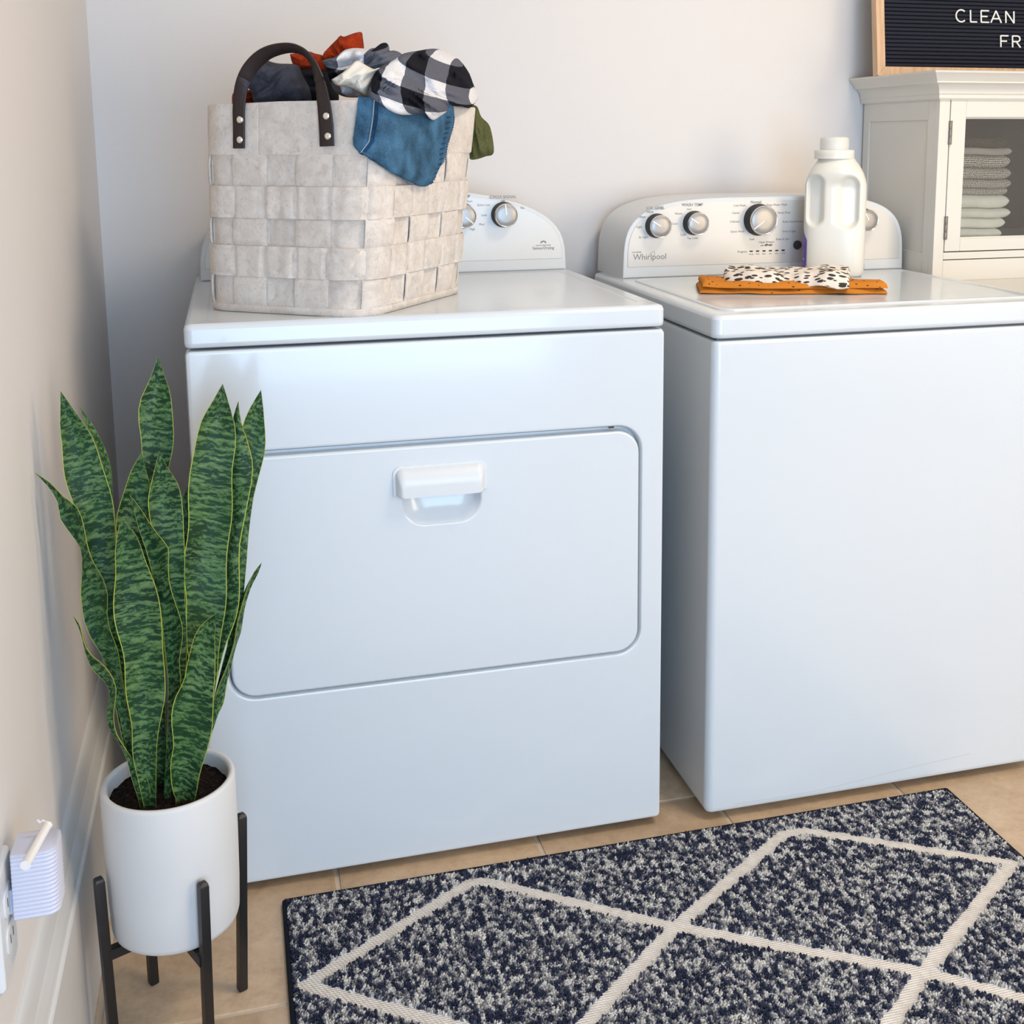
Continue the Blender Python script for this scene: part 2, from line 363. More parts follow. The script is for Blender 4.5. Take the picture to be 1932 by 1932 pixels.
LEAVES = [
  (1, [0.0329,-0.235,0.8634,0.0329,-0.235,0.8634,0.0308,-0.2372,0.8367,0.046,-0.2349,0.84,0.0288,-0.2394,0.8099,0.0588,-0.2348,0.816,0.0291,-0.2415,0.7829,0.0705,-0.2348,0.7912,0.033,-0.2435,0.7562,0.077,-0.2349,0.7638,0.0382,-0.2453,0.7295,0.0808,-0.2352,0.7358,0.0419,-0.2469,0.7023,0.0834,-0.2357,0.7073,0.0455,-0.2483,0.6748,0.0858,-0.2365,0.6787,0.0492,-0.2494,0.6471,0.0884,-0.2374,0.6501,0.0548,-0.2503,0.6195,0.0906,-0.2386,0.6213,0.0601,-0.251,0.5916,0.0924,-0.24,0.5924,0.0646,-0.2515,0.5633,0.093,-0.2417,0.5634,0.0691,-0.2518,0.5346,0.0935,-0.2435,0.5345,0.0736,-0.2519,0.5057,0.0944,-0.2455,0.5054,0.0782,-0.2519,0.4765,0.0971,-0.2476,0.4763,0.082,-0.2518,0.4469,0.0998,-0.2498,0.4471,0.0854,-0.2518,0.4172,0.1019,-0.2518,0.4177,0.0889,-0.2529,0.3877,0.1029,-0.2529,0.3876,0.093,-0.2539,0.3581,0.1039,-0.2539,0.3574,0.0974,-0.255,0.3283,0.1049,-0.255,0.327]),
  (1, [0.0501,-0.21,0.8374,0.0501,-0.21,0.8374,0.0577,-0.2145,0.813,0.0631,-0.2097,0.8146,0.0679,-0.2188,0.7895,0.0733,-0.2096,0.7898,0.0728,-0.223,0.7641,0.0807,-0.2096,0.7639,0.0766,-0.227,0.7384,0.0821,-0.2099,0.7364,0.0794,-0.2306,0.7124,0.0816,-0.2105,0.7088,0.0814,-0.2338,0.6861,0.0834,-0.2115,0.6813,0.0827,-0.2365,0.6596,0.0869,-0.2129,0.6538,0.0838,-0.2388,0.6329,0.0907,-0.2148,0.6264,0.0848,-0.2407,0.6059,0.0942,-0.2172,0.599,0.0858,-0.242,0.5787,0.0978,-0.2201,0.5717,0.0878,-0.243,0.5511,0.1005,-0.2233,0.5443,0.0899,-0.2435,0.5233,0.103,-0.227,0.517,0.0918,-0.2438,0.4951,0.1049,-0.231,0.4898,0.0934,-0.2437,0.4667,0.1062,-0.2352,0.4627,0.0951,-0.2436,0.4379,0.1075,-0.2396,0.4356,0.0967,-0.2437,0.4092,0.1087,-0.2437,0.4083,0.0978,-0.2458,0.3812,0.1098,-0.2458,0.38,0.0989,-0.2479,0.3532,0.1109,-0.2479,0.3516,0.0999,-0.25,0.325,0.112,-0.25,0.3231]),
  (1, [0.0009,-0.262,0.7704,0.0009,-0.262,0.7704,0.014,-0.261,0.7528,0.0175,-0.2633,0.7566,0.0234,-0.26,0.7327,0.031,-0.2646,0.739,0.0255,-0.2591,0.7096,0.0465,-0.2658,0.7234,0.0357,-0.2584,0.6889,0.0526,-0.2669,0.7014,0.0459,-0.2578,0.6689,0.0547,-0.2678,0.678,0.046,-0.2574,0.645,0.0599,-0.2685,0.655,0.0437,-0.2572,0.6212,0.0689,-0.269,0.6331,0.0424,-0.2573,0.5973,0.0741,-0.2693,0.6097,0.0427,-0.2576,0.5733,0.0736,-0.2693,0.5854,0.05,-0.2581,0.5513,0.0761,-0.2691,0.5611,0.0607,-0.2588,0.5302,0.0816,-0.2686,0.5368,0.0674,-0.2598,0.5069,0.0838,-0.268,0.5118,0.072,-0.2609,0.483,0.0857,-0.2673,0.4865,0.0763,-0.2621,0.4589,0.0885,-0.2663,0.461,0.0795,-0.2634,0.4346,0.0913,-0.2654,0.4352,0.0824,-0.2645,0.4101,0.0941,-0.2645,0.4094,0.0854,-0.2647,0.385,0.0971,-0.2647,0.3838,0.0897,-0.2648,0.3598,0.1015,-0.2648,0.3583,0.0939,-0.265,0.3345,0.1058,-0.265,0.3325]),
  (1, [0.1437,-0.165,0.889,0.1437,-0.165,0.889,0.1332,-0.1687,0.8619,0.1512,-0.1687,0.8608,0.1216,-0.1724,0.8354,0.1591,-0.1724,0.8327,0.115,-0.1761,0.8071,0.1592,-0.1761,0.8034,0.1162,-0.1797,0.7778,0.1556,-0.1797,0.7742,0.1189,-0.1834,0.7485,0.15,-0.1834,0.7454,0.1198,-0.1871,0.719,0.1444,-0.1871,0.7166,0.12,-0.1908,0.6895,0.141,-0.1908,0.6873,0.1201,-0.1945,0.6599,0.1386,-0.1945,0.6579,0.1196,-0.1982,0.6303,0.1374,-0.1982,0.6282,0.1191,-0.2018,0.6007,0.1364,-0.2018,0.5986,0.1185,-0.2055,0.571,0.1355,-0.2055,0.5689,0.1179,-0.2092,0.5413,0.1344,-0.2092,0.5391,0.1171,-0.2129,0.5115,0.1333,-0.2129,0.5093,0.1163,-0.2166,0.4817,0.1322,-0.2166,0.4795,0.1155,-0.2203,0.4519,0.131,-0.2203,0.4497,0.1148,-0.2239,0.422,0.1301,-0.2239,0.4197,0.1143,-0.2276,0.392,0.1295,-0.2276,0.3897,0.1137,-0.2313,0.362,0.129,-0.2313,0.3596,0.1132,-0.235,0.332,0.1285,-0.235,0.3295]),
  (1, [0.2232,-0.205,0.8555,0.2232,-0.205,0.8555,0.2088,-0.2088,0.8327,0.2299,-0.2072,0.8284,0.1956,-0.2125,0.8092,0.2341,-0.2095,0.8007,0.1849,-0.2162,0.7846,0.2356,-0.2118,0.7726,0.1789,-0.2199,0.7581,0.2323,-0.2141,0.7448,0.1768,-0.2233,0.7308,0.2288,-0.2167,0.7169,0.1738,-0.2267,0.7035,0.2258,-0.2193,0.6889,0.1702,-0.2299,0.6762,0.2228,-0.2221,0.6609,0.1673,-0.233,0.6488,0.2201,-0.225,0.6329,0.165,-0.2359,0.6212,0.2168,-0.2281,0.605,0.1637,-0.2387,0.5934,0.2132,-0.2313,0.5772,0.1625,-0.2413,0.5654,0.2097,-0.2347,0.5495,0.1635,-0.2438,0.5372,0.2062,-0.2382,0.5217,0.1648,-0.2461,0.5089,0.2014,-0.2419,0.4944,0.1666,-0.2484,0.4804,0.1958,-0.2456,0.4673,0.1651,-0.2507,0.4521,0.1903,-0.2493,0.4402,0.1617,-0.253,0.424,0.1847,-0.253,0.4131,0.158,-0.256,0.3963,0.1788,-0.256,0.3859,0.1533,-0.259,0.3688,0.1727,-0.259,0.3587,0.1487,-0.262,0.3413,0.1666,-0.262,0.3315]),
  (-1, [0.2415,-0.19,0.8284,0.2415,-0.19,0.8284,0.2329,-0.1916,0.8031,0.2437,-0.1947,0.8018,0.2284,-0.1932,0.7764,0.2505,-0.1994,0.7759,0.2261,-0.195,0.7493,0.2548,-0.204,0.7495,0.2241,-0.1969,0.7222,0.2531,-0.2083,0.7227,0.2222,-0.1991,0.695,0.248,-0.2125,0.6965,0.2202,-0.2015,0.6679,0.2414,-0.2164,0.6707,0.2181,-0.2042,0.6408,0.2348,-0.22,0.6449,0.2155,-0.2073,0.6138,0.2326,-0.2233,0.618,0.2129,-0.2106,0.587,0.2322,-0.2262,0.5906,0.2091,-0.2143,0.5605,0.23,-0.2289,0.5636,0.2053,-0.2182,0.5341,0.222,-0.2313,0.5378,0.2008,-0.2224,0.508,0.2112,-0.2334,0.5133,0.1958,-0.2268,0.4822,0.203,-0.2353,0.4874,0.1906,-0.2314,0.4565,0.196,-0.2371,0.4609,0.1844,-0.2361,0.4314,0.1904,-0.2387,0.4338,0.1781,-0.2405,0.4062,0.1847,-0.2405,0.4068,0.1713,-0.2437,0.3806,0.1785,-0.2437,0.3807,0.1641,-0.2468,0.3552,0.1723,-0.2468,0.3545,0.1569,-0.25,0.3298,0.1661,-0.25,0.3283]),
  (1, [0.2713,-0.165,0.8364,0.2713,-0.165,0.8364,0.2558,-0.1697,0.8135,0.2733,-0.1682,0.8082,0.2452,-0.1744,0.7898,0.2738,-0.1713,0.7799,0.2467,-0.1791,0.7618,0.2716,-0.1746,0.7519,0.2476,-0.1836,0.7339,0.2642,-0.1779,0.7249,0.2445,-0.1881,0.7062,0.2559,-0.1814,0.6982,0.2399,-0.1924,0.6787,0.2504,-0.185,0.6707,0.2341,-0.1966,0.6515,0.246,-0.1887,0.643,0.2302,-0.2006,0.6238,0.2426,-0.1926,0.6152,0.2268,-0.2044,0.5959,0.2389,-0.1966,0.5875,0.2232,-0.2081,0.5681,0.2351,-0.2008,0.5599,0.2191,-0.2117,0.5403,0.2303,-0.2051,0.5326,0.2144,-0.2151,0.5126,0.2231,-0.2096,0.5063,0.2066,-0.2184,0.4859,0.214,-0.2142,0.4807,0.1987,-0.2217,0.4592,0.2092,-0.2188,0.4538,0.1908,-0.2249,0.4325,0.2015,-0.2236,0.428,0.183,-0.2282,0.4059,0.1921,-0.2282,0.403,0.1752,-0.2321,0.3797,0.1824,-0.2321,0.3778,0.1674,-0.2361,0.3535,0.1739,-0.2361,0.3521,0.1596,-0.24,0.3274,0.1658,-0.24,0.3264]),
  (1, [0.2614,-0.2,0.6081,0.2614,-0.2,0.6081,0.2509,-0.2047,0.5975,0.2553,-0.2,0.5927,0.2438,-0.2094,0.5845,0.2473,-0.2001,0.5785,0.2382,-0.2138,0.5706,0.2413,-0.2004,0.5632,0.233,-0.218,0.5564,0.2365,-0.2009,0.5474,0.2284,-0.2219,0.5419,0.2332,-0.2018,0.5311,0.2248,-0.2254,0.527,0.23,-0.2031,0.515,0.2216,-0.2284,0.5117,0.224,-0.2048,0.5002,0.2164,-0.2309,0.4971,0.2192,-0.2069,0.4851,0.2105,-0.233,0.4826,0.2151,-0.2096,0.4698,0.204,-0.2347,0.4683,0.2102,-0.2127,0.4552,0.1976,-0.2359,0.4537,0.2069,-0.2162,0.4403,0.1921,-0.2367,0.4385,0.2037,-0.2201,0.4257,0.1867,-0.2372,0.423,0.1963,-0.2244,0.4132,0.1813,-0.2374,0.4074,0.1893,-0.2289,0.4007,0.1765,-0.2375,0.3914,0.1837,-0.2336,0.3875,0.1723,-0.2379,0.3753,0.1781,-0.2379,0.3742,0.1681,-0.2403,0.3602,0.1739,-0.2403,0.3592,0.164,-0.2426,0.3451,0.17,-0.2426,0.3441,0.1599,-0.245,0.3301,0.166,-0.245,0.3291]),
  (1, [0.0973,-0.285,0.7092,0.0973,-0.285,0.7092,0.0919,-0.2859,0.6915,0.1099,-0.2847,0.695,0.0891,-0.2867,0.673,0.1172,-0.2844,0.6771,0.0868,-0.2875,0.6543,0.1232,-0.2841,0.6581,0.0843,-0.2882,0.6356,0.129,-0.2839,0.6389,0.083,-0.2888,0.6166,0.1326,-0.2838,0.619,0.0836,-0.2894,0.5974,0.1342,-0.2838,0.5988,0.0845,-0.2898,0.5781,0.1353,-0.2839,0.5785,0.0858,-0.2901,0.5586,0.1371,-0.2841,0.5582,0.0879,-0.2903,0.5391,0.1383,-0.2844,0.5378,0.0898,-0.2904,0.5194,0.1385,-0.2849,0.5174,0.0912,-0.2904,0.4995,0.1367,-0.2854,0.4973,0.092,-0.2902,0.4795,0.134,-0.2861,0.4772,0.0923,-0.29,0.4593,0.1304,-0.2868,0.4574,0.0926,-0.2898,0.4391,0.1273,-0.2876,0.4374,0.0928,-0.2894,0.4187,0.1243,-0.2885,0.4174,0.0939,-0.2892,0.3983,0.1218,-0.2892,0.3971,0.0964,-0.2895,0.378,0.1194,-0.2895,0.3766,0.099,-0.2897,0.3576,0.1182,-0.2897,0.3557,0.1017,-0.29,0.3372,0.117,-0.29,0.3347]),
  (1, [0.1428,-0.235,0.7789,0.1428,-0.235,0.7789,0.1361,-0.2369,0.7574,0.1518,-0.2357,0.7575,0.1305,-0.2388,0.7355,0.1618,-0.2365,0.7364,0.1275,-0.2406,0.7129,0.1673,-0.2373,0.7135,0.1266,-0.2424,0.69,0.1692,-0.2381,0.6898,0.1262,-0.2441,0.6669,0.1675,-0.2391,0.666,0.1269,-0.2457,0.6438,0.165,-0.2401,0.6424,0.1285,-0.2472,0.6205,0.1641,-0.2413,0.6185,0.1303,-0.2485,0.5971,0.1645,-0.2425,0.5945,0.1323,-0.2498,0.5735,0.1654,-0.2439,0.5705,0.1342,-0.2509,0.5498,0.1641,-0.2454,0.5465,0.1355,-0.2519,0.526,0.1626,-0.247,0.5226,0.1364,-0.2529,0.502,0.1606,-0.2487,0.4987,0.1372,-0.2537,0.4778,0.1572,-0.2505,0.4751,0.1362,-0.2545,0.4537,0.1538,-0.2524,0.4515,0.1349,-0.2552,0.4295,0.1506,-0.2542,0.4278,0.1334,-0.2561,0.4053,0.1477,-0.2561,0.4039,0.1312,-0.2574,0.3813,0.1448,-0.2574,0.3798,0.129,-0.2587,0.3573,0.1418,-0.2587,0.3556,0.1268,-0.26,0.3333,0.1389,-0.26,0.3313]),
  (1, [0.1208,-0.225,0.7764,0.1208,-0.225,0.7764,0.1087,-0.2279,0.7579,0.1247,-0.2247,0.7535,0.0996,-0.2307,0.7376,0.1281,-0.2245,0.7304,0.093,-0.2334,0.716,0.1275,-0.2245,0.7069,0.0883,-0.236,0.6938,0.1255,-0.2246,0.6834,0.0858,-0.2383,0.6711,0.1238,-0.2249,0.6599,0.0859,-0.2403,0.648,0.1232,-0.2255,0.6363,0.086,-0.2421,0.6246,0.1227,-0.2263,0.6127,0.0872,-0.2435,0.6011,0.1223,-0.2275,0.5891,0.0884,-0.2447,0.5774,0.1219,-0.229,0.5655,0.0897,-0.2455,0.5534,0.1215,-0.2308,0.542,0.0908,-0.246,0.5293,0.1212,-0.2329,0.5185,0.092,-0.2463,0.5048,0.1209,-0.2353,0.4951,0.0932,-0.2464,0.4802,0.1206,-0.2378,0.4718,0.0945,-0.2463,0.4553,0.1201,-0.2406,0.4485,0.0965,-0.2461,0.4303,0.1193,-0.2434,0.4253,0.0985,-0.2461,0.4052,0.1184,-0.2461,0.4019,0.1007,-0.2474,0.3806,0.1174,-0.2474,0.3778,0.1028,-0.2487,0.356,0.1164,-0.2487,0.3537,0.1049,-0.25,0.3312,0.1154,-0.25,0.3295]),
  (1, [0.1069,-0.262,0.7335,0.1069,-0.262,0.7335,0.1108,-0.2611,0.7133,0.118,-0.2643,0.7166,0.114,-0.2603,0.6929,0.1277,-0.2665,0.6987,0.1185,-0.2596,0.6727,0.1381,-0.2685,0.6811,0.1231,-0.259,0.6524,0.1482,-0.2704,0.6636,0.1274,-0.2587,0.6319,0.1477,-0.2721,0.6431,0.1303,-0.2587,0.6112,0.1478,-0.2735,0.6222,0.1328,-0.2589,0.5904,0.1519,-0.2747,0.6014,0.1349,-0.2595,0.5696,0.1572,-0.2755,0.5805,0.1363,-0.2603,0.5488,0.1603,-0.276,0.5592,0.1377,-0.2615,0.528,0.158,-0.2762,0.5378,0.1384,-0.263,0.5073,0.1545,-0.2761,0.5163,0.139,-0.2647,0.4866,0.1548,-0.2757,0.4943,0.1378,-0.2666,0.4662,0.154,-0.2752,0.4723,0.1366,-0.2687,0.4458,0.1504,-0.2744,0.4503,0.135,-0.2709,0.4254,0.1467,-0.2736,0.4281,0.133,-0.2729,0.4051,0.143,-0.2729,0.4059,0.1308,-0.2736,0.384,0.1394,-0.2736,0.3843,0.1287,-0.2743,0.3629,0.1367,-0.2743,0.3625,0.1265,-0.275,0.3417,0.1339,-0.275,0.3405]),
  (1, [0.2028,-0.3,0.5832,0.2028,-0.3,0.5832,0.1921,-0.3002,0.5764,0.2013,-0.2986,0.5694,0.1825,-0.3003,0.5682,0.1998,-0.2972,0.5555,0.1754,-0.3003,0.5574,0.1987,-0.2959,0.5415,0.1718,-0.3003,0.5442,0.1978,-0.2946,0.5275,0.1687,-0.3002,0.5308,0.1971,-0.2935,0.5134,0.1651,-0.2999,0.5174,0.1969,-0.2925,0.4993,0.1613,-0.2995,0.5041,0.1967,-0.2916,0.4852,0.1547,-0.2989,0.4925,0.1957,-0.2909,0.4712,0.1476,-0.2982,0.4811,0.1948,-0.2904,0.4573,0.1435,-0.2973,0.4677,0.1925,-0.29,0.4436,0.1425,-0.2963,0.4531,0.19,-0.2898,0.4301,0.1432,-0.2952,0.4383,0.1865,-0.2897,0.417,0.144,-0.2939,0.4234,0.1828,-0.2897,0.4039,0.1426,-0.2926,0.4085,0.1795,-0.2897,0.3908,0.1378,-0.2912,0.395,0.1763,-0.2899,0.3776,0.135,-0.2899,0.3808,0.1731,-0.2899,0.3643,0.1354,-0.2893,0.3659,0.1701,-0.2893,0.3506,0.1373,-0.2886,0.3511,0.1665,-0.2886,0.337,0.1409,-0.288,0.3365,0.1608,-0.288,0.3246]),
  (1, [0.0355,-0.285,0.5933,0.0355,-0.285,0.5933,0.0398,-0.2842,0.58,0.0421,-0.2858,0.5813,0.0432,-0.2835,0.5665,0.0445,-0.2865,0.5675,0.0449,-0.2828,0.5525,0.0473,-0.2872,0.5536,0.0466,-0.2821,0.5384,0.0534,-0.2879,0.5415,0.0506,-0.2817,0.5249,0.0626,-0.2883,0.5313,0.0572,-0.2813,0.5129,0.0709,-0.2887,0.5202,0.0655,-0.2811,0.502,0.0766,-0.2889,0.5072,0.0699,-0.281,0.4888,0.0788,-0.289,0.4928,0.0691,-0.2811,0.4753,0.0771,-0.2889,0.4784,0.066,-0.2813,0.4618,0.0743,-0.2887,0.4641,0.0656,-0.2817,0.4479,0.0738,-0.2883,0.4495,0.0694,-0.2822,0.4349,0.0757,-0.2878,0.4345,0.076,-0.2829,0.4225,0.0812,-0.2871,0.4205,0.0812,-0.2836,0.4094,0.0874,-0.2864,0.4067,0.0852,-0.2843,0.3959,0.0939,-0.2857,0.3929,0.0875,-0.285,0.3819,0.1019,-0.285,0.38,0.0901,-0.285,0.3675,0.1079,-0.285,0.3662,0.0931,-0.285,0.3531,0.1107,-0.285,0.3514,0.0962,-0.285,0.3386,0.1117,-0.285,0.3361]),
  (1, [0.0583,-0.245,0.555,0.0583,-0.245,0.555,0.0592,-0.2474,0.544,0.0665,-0.2442,0.5462,0.06,-0.2497,0.533,0.0726,-0.2435,0.5356,0.0618,-0.2519,0.522,0.0778,-0.2429,0.5241,0.0639,-0.2539,0.511,0.0823,-0.2425,0.5124,0.0661,-0.2556,0.4999,0.0841,-0.2423,0.4998,0.0683,-0.2572,0.4886,0.0858,-0.2423,0.4873,0.0705,-0.2584,0.4773,0.0873,-0.2427,0.4748,0.0724,-0.2593,0.4657,0.0878,-0.2433,0.4624,0.0739,-0.2599,0.4539,0.0882,-0.2443,0.4501,0.0753,-0.2602,0.4419,0.0887,-0.2456,0.438,0.0766,-0.2602,0.4298,0.0895,-0.2471,0.4259,0.0781,-0.26,0.4175,0.0915,-0.249,0.4141,0.0802,-0.2595,0.4051,0.0935,-0.251,0.4023,0.0823,-0.2589,0.3926,0.0956,-0.2532,0.3906,0.0844,-0.2582,0.38,0.0976,-0.2555,0.379,0.0866,-0.2576,0.3675,0.0997,-0.2576,0.3673,0.0889,-0.2584,0.3556,0.1016,-0.2584,0.3548,0.0911,-0.2592,0.3437,0.1035,-0.2592,0.3423,0.0934,-0.26,0.3317,0.1054,-0.26,0.3298]),
  (1, [0.1749,-0.21,0.7257,0.1749,-0.21,0.7257,0.1658,-0.2121,0.7093,0.1772,-0.2121,0.7052,0.1655,-0.2142,0.6886,0.1779,-0.2142,0.6845,0.165,-0.2163,0.6677,0.1782,-0.2163,0.6638,0.1644,-0.2184,0.6469,0.1779,-0.2184,0.643,0.1639,-0.2205,0.626,0.1774,-0.2205,0.6222,0.1632,-0.2226,0.6051,0.1764,-0.2226,0.6015,0.1625,-0.2247,0.5842,0.1754,-0.2247,0.5807,0.1618,-0.2268,0.5632,0.1744,-0.2268,0.5599,0.161,-0.2289,0.5422,0.1734,-0.2289,0.539,0.1602,-0.2311,0.5212,0.1722,-0.2311,0.5181,0.1592,-0.2332,0.5002,0.1708,-0.2332,0.4973,0.1581,-0.2353,0.4791,0.1695,-0.2353,0.4764,0.1571,-0.2374,0.458,0.1681,-0.2374,0.4555,0.156,-0.2395,0.4369,0.1667,-0.2395,0.4345,0.1547,-0.2416,0.4158,0.1651,-0.2416,0.4136,0.1534,-0.2437,0.3946,0.1634,-0.2437,0.3926,0.152,-0.2458,0.3735,0.1618,-0.2458,0.3716,0.1506,-0.2479,0.3523,0.1601,-0.2479,0.3506,0.1492,-0.25,0.331,0.1584,-0.25,0.3296]),
]
BLOBS = {'grey':([0.2839,0.21,1.293,0.29,0.21,1.2948,0.3008,0.21,1.2953,0.3114,0.21,1.29,0.3274,0.21,1.2861,0.3478,0.21,1.2857,0.3573,0.21,1.2831,0.361,0.21,1.2743,0.3687,0.21,1.2592,0.3751,0.21,1.2455,0.377,0.21,1.2317,0.374,0.21,1.2179,0.3408,0.21,1.2122,0.2999,0.21,1.2121,0.2903,0.21,1.2257,0.2882,0.21,1.2394,0.2826,0.21,1.2475,0.2765,0.21,1.257,0.2752,0.21,1.2631,0.2797,0.21,1.2733,0.2821,0.21,1.2828],[0.3261,0.21,1.2534],None),'black':([0.3607,0.25,1.2792,0.3733,0.25,1.2808,0.386,0.25,1.2809,0.4014,0.25,1.2783,0.4123,0.25,1.2672,0.4202,0.25,1.2503,0.4194,0.25,1.2248,0.378,0.25,1.2189,0.3686,0.25,1.2302,0.3653,0.25,1.2555],[0.389,0.25,1.2501],None),'rust_a':([0.3518,0.28,1.3062,0.3648,0.28,1.3081,0.3805,0.28,1.3102,0.389,0.28,1.3075,0.4031,0.28,1.3039,0.4157,0.28,1.2944,0.4152,0.28,1.2816,0.4035,0.28,1.2743,0.3749,0.28,1.274,0.3582,0.28,1.2823,0.3537,0.28,1.2936],[0.3813,0.28,1.2925],None),'rust_b':([0.4024,0.28,1.3035,0.4122,0.28,1.3171,0.4255,0.28,1.3301,0.4322,0.28,1.337,0.4379,0.28,1.3353,0.4532,0.28,1.3409,0.4666,0.28,1.3433,0.4687,0.28,1.3352,0.4702,0.28,1.3167,0.4678,0.28,1.2966,0.4326,0.28,1.2832,0.411,0.28,1.283,0.4013,0.28,1.2928],[0.4407,0.28,1.3105],None),'rust_c':([0.2572,0.24,1.2403,0.2611,0.24,1.2431,0.2721,0.24,1.2459,0.283,0.24,1.2453,0.2909,0.24,1.2406,0.2986,0.24,1.2267,0.2924,0.24,1.2128,0.2706,0.24,1.2127,0.2565,0.24,1.2168,0.2553,0.24,1.2293],[0.274,0.24,1.2294],None),'plaid_r':([0.4439,0.0182,1.229,0.4503,0.03,1.2416,0.4567,0.0458,1.2573,0.4677,0.0647,1.2721,0.4868,0.0912,1.2836,0.5033,0.117,1.2925,0.5186,0.142,1.3004,0.5472,0.1839,1.3076,0.5774,0.2288,1.3145,0.6036,0.2627,1.3144,0.6212,0.2815,1.3098,0.633,0.2892,1.3011,0.6408,0.2927,1.2936,0.651,0.292,1.278,0.6552,0.2815,1.2602,0.6595,0.2756,1.2474,0.6618,0.27,1.2378,0.652,0.248,1.2276,0.6343,0.2155,1.2174,0.6223,0.2022,1.22,0.6057,0.1798,1.2193,0.5939,0.1655,1.2204,0.5858,0.1465,1.211,0.5684,0.1161,1.2022,0.5546,0.0965,1.1951,0.5483,0.0885,1.1974,0.5462,0.0886,1.2031,0.5304,0.0704,1.2048,0.5058,0.0386,1.2022,0.4894,0.0209,1.2025,0.4747,0.0125,1.2084,0.4597,0.0111,1.2174,0.4519,0.0126,1.2219],[0.5368,0.1234,1.2549],[-0.6,12.147,-3.712,22.604,-4.386,-15.521]),'plaid_l':([0.3877,0.115,1.2851,0.3962,0.115,1.288,0.4089,0.115,1.291,0.4219,0.115,1.3009,0.4362,0.115,1.3047,0.456,0.115,1.3043,0.4675,0.115,1.3059,0.4731,0.115,1.3011,0.4747,0.115,1.3088,0.4806,0.115,1.3131,0.487,0.115,1.3135,0.4901,0.115,1.3091,0.491,0.115,1.3014,0.4989,0.115,1.3022,0.5104,0.115,1.2967,0.51,0.115,1.284,0.4951,0.115,1.2668,0.4729,0.115,1.2454,0.4595,0.115,1.2311,0.4409,0.115,1.2303,0.4224,0.115,1.2309,0.4085,0.115,1.2364,0.4031,0.115,1.2448,0.3987,0.115,1.2588,0.3955,0.115,1.2699,0.3903,0.115,1.281],[0.445,0.115,1.2705],[-5.326,11.658,0.777,26.509,0.389,-20.207]),'cream':([0.395,0.045,1.2533,0.4116,0.045,1.2635,0.4242,0.045,1.2745,0.434,0.045,1.2816,0.4448,0.045,1.2761,0.4584,0.045,1.2695,0.4674,0.045,1.2716,0.4595,0.045,1.26,0.4535,0.045,1.245,0.4482,0.045,1.23,0.4367,0.045,1.2353,0.4205,0.045,1.2434,0.4028,0.045,1.2452],[0.4359,0.045,1.2557],None),'olive':([0.6456,0.29,1.2241,0.662,0.29,1.2234,0.67,0.29,1.2051,0.6854,0.29,1.1875,0.6915,0.29,1.1441,0.6772,0.29,1.1369,0.6605,0.29,1.1319,0.6481,0.29,1.1328,0.6443,0.29,1.1508,0.6434,0.29,1.1907],[0.6662,0.29,1.1747],None)}
TUBE = [[0.0374, -0.577, 0.4859], [0.0266, -0.642, 0.4793]]
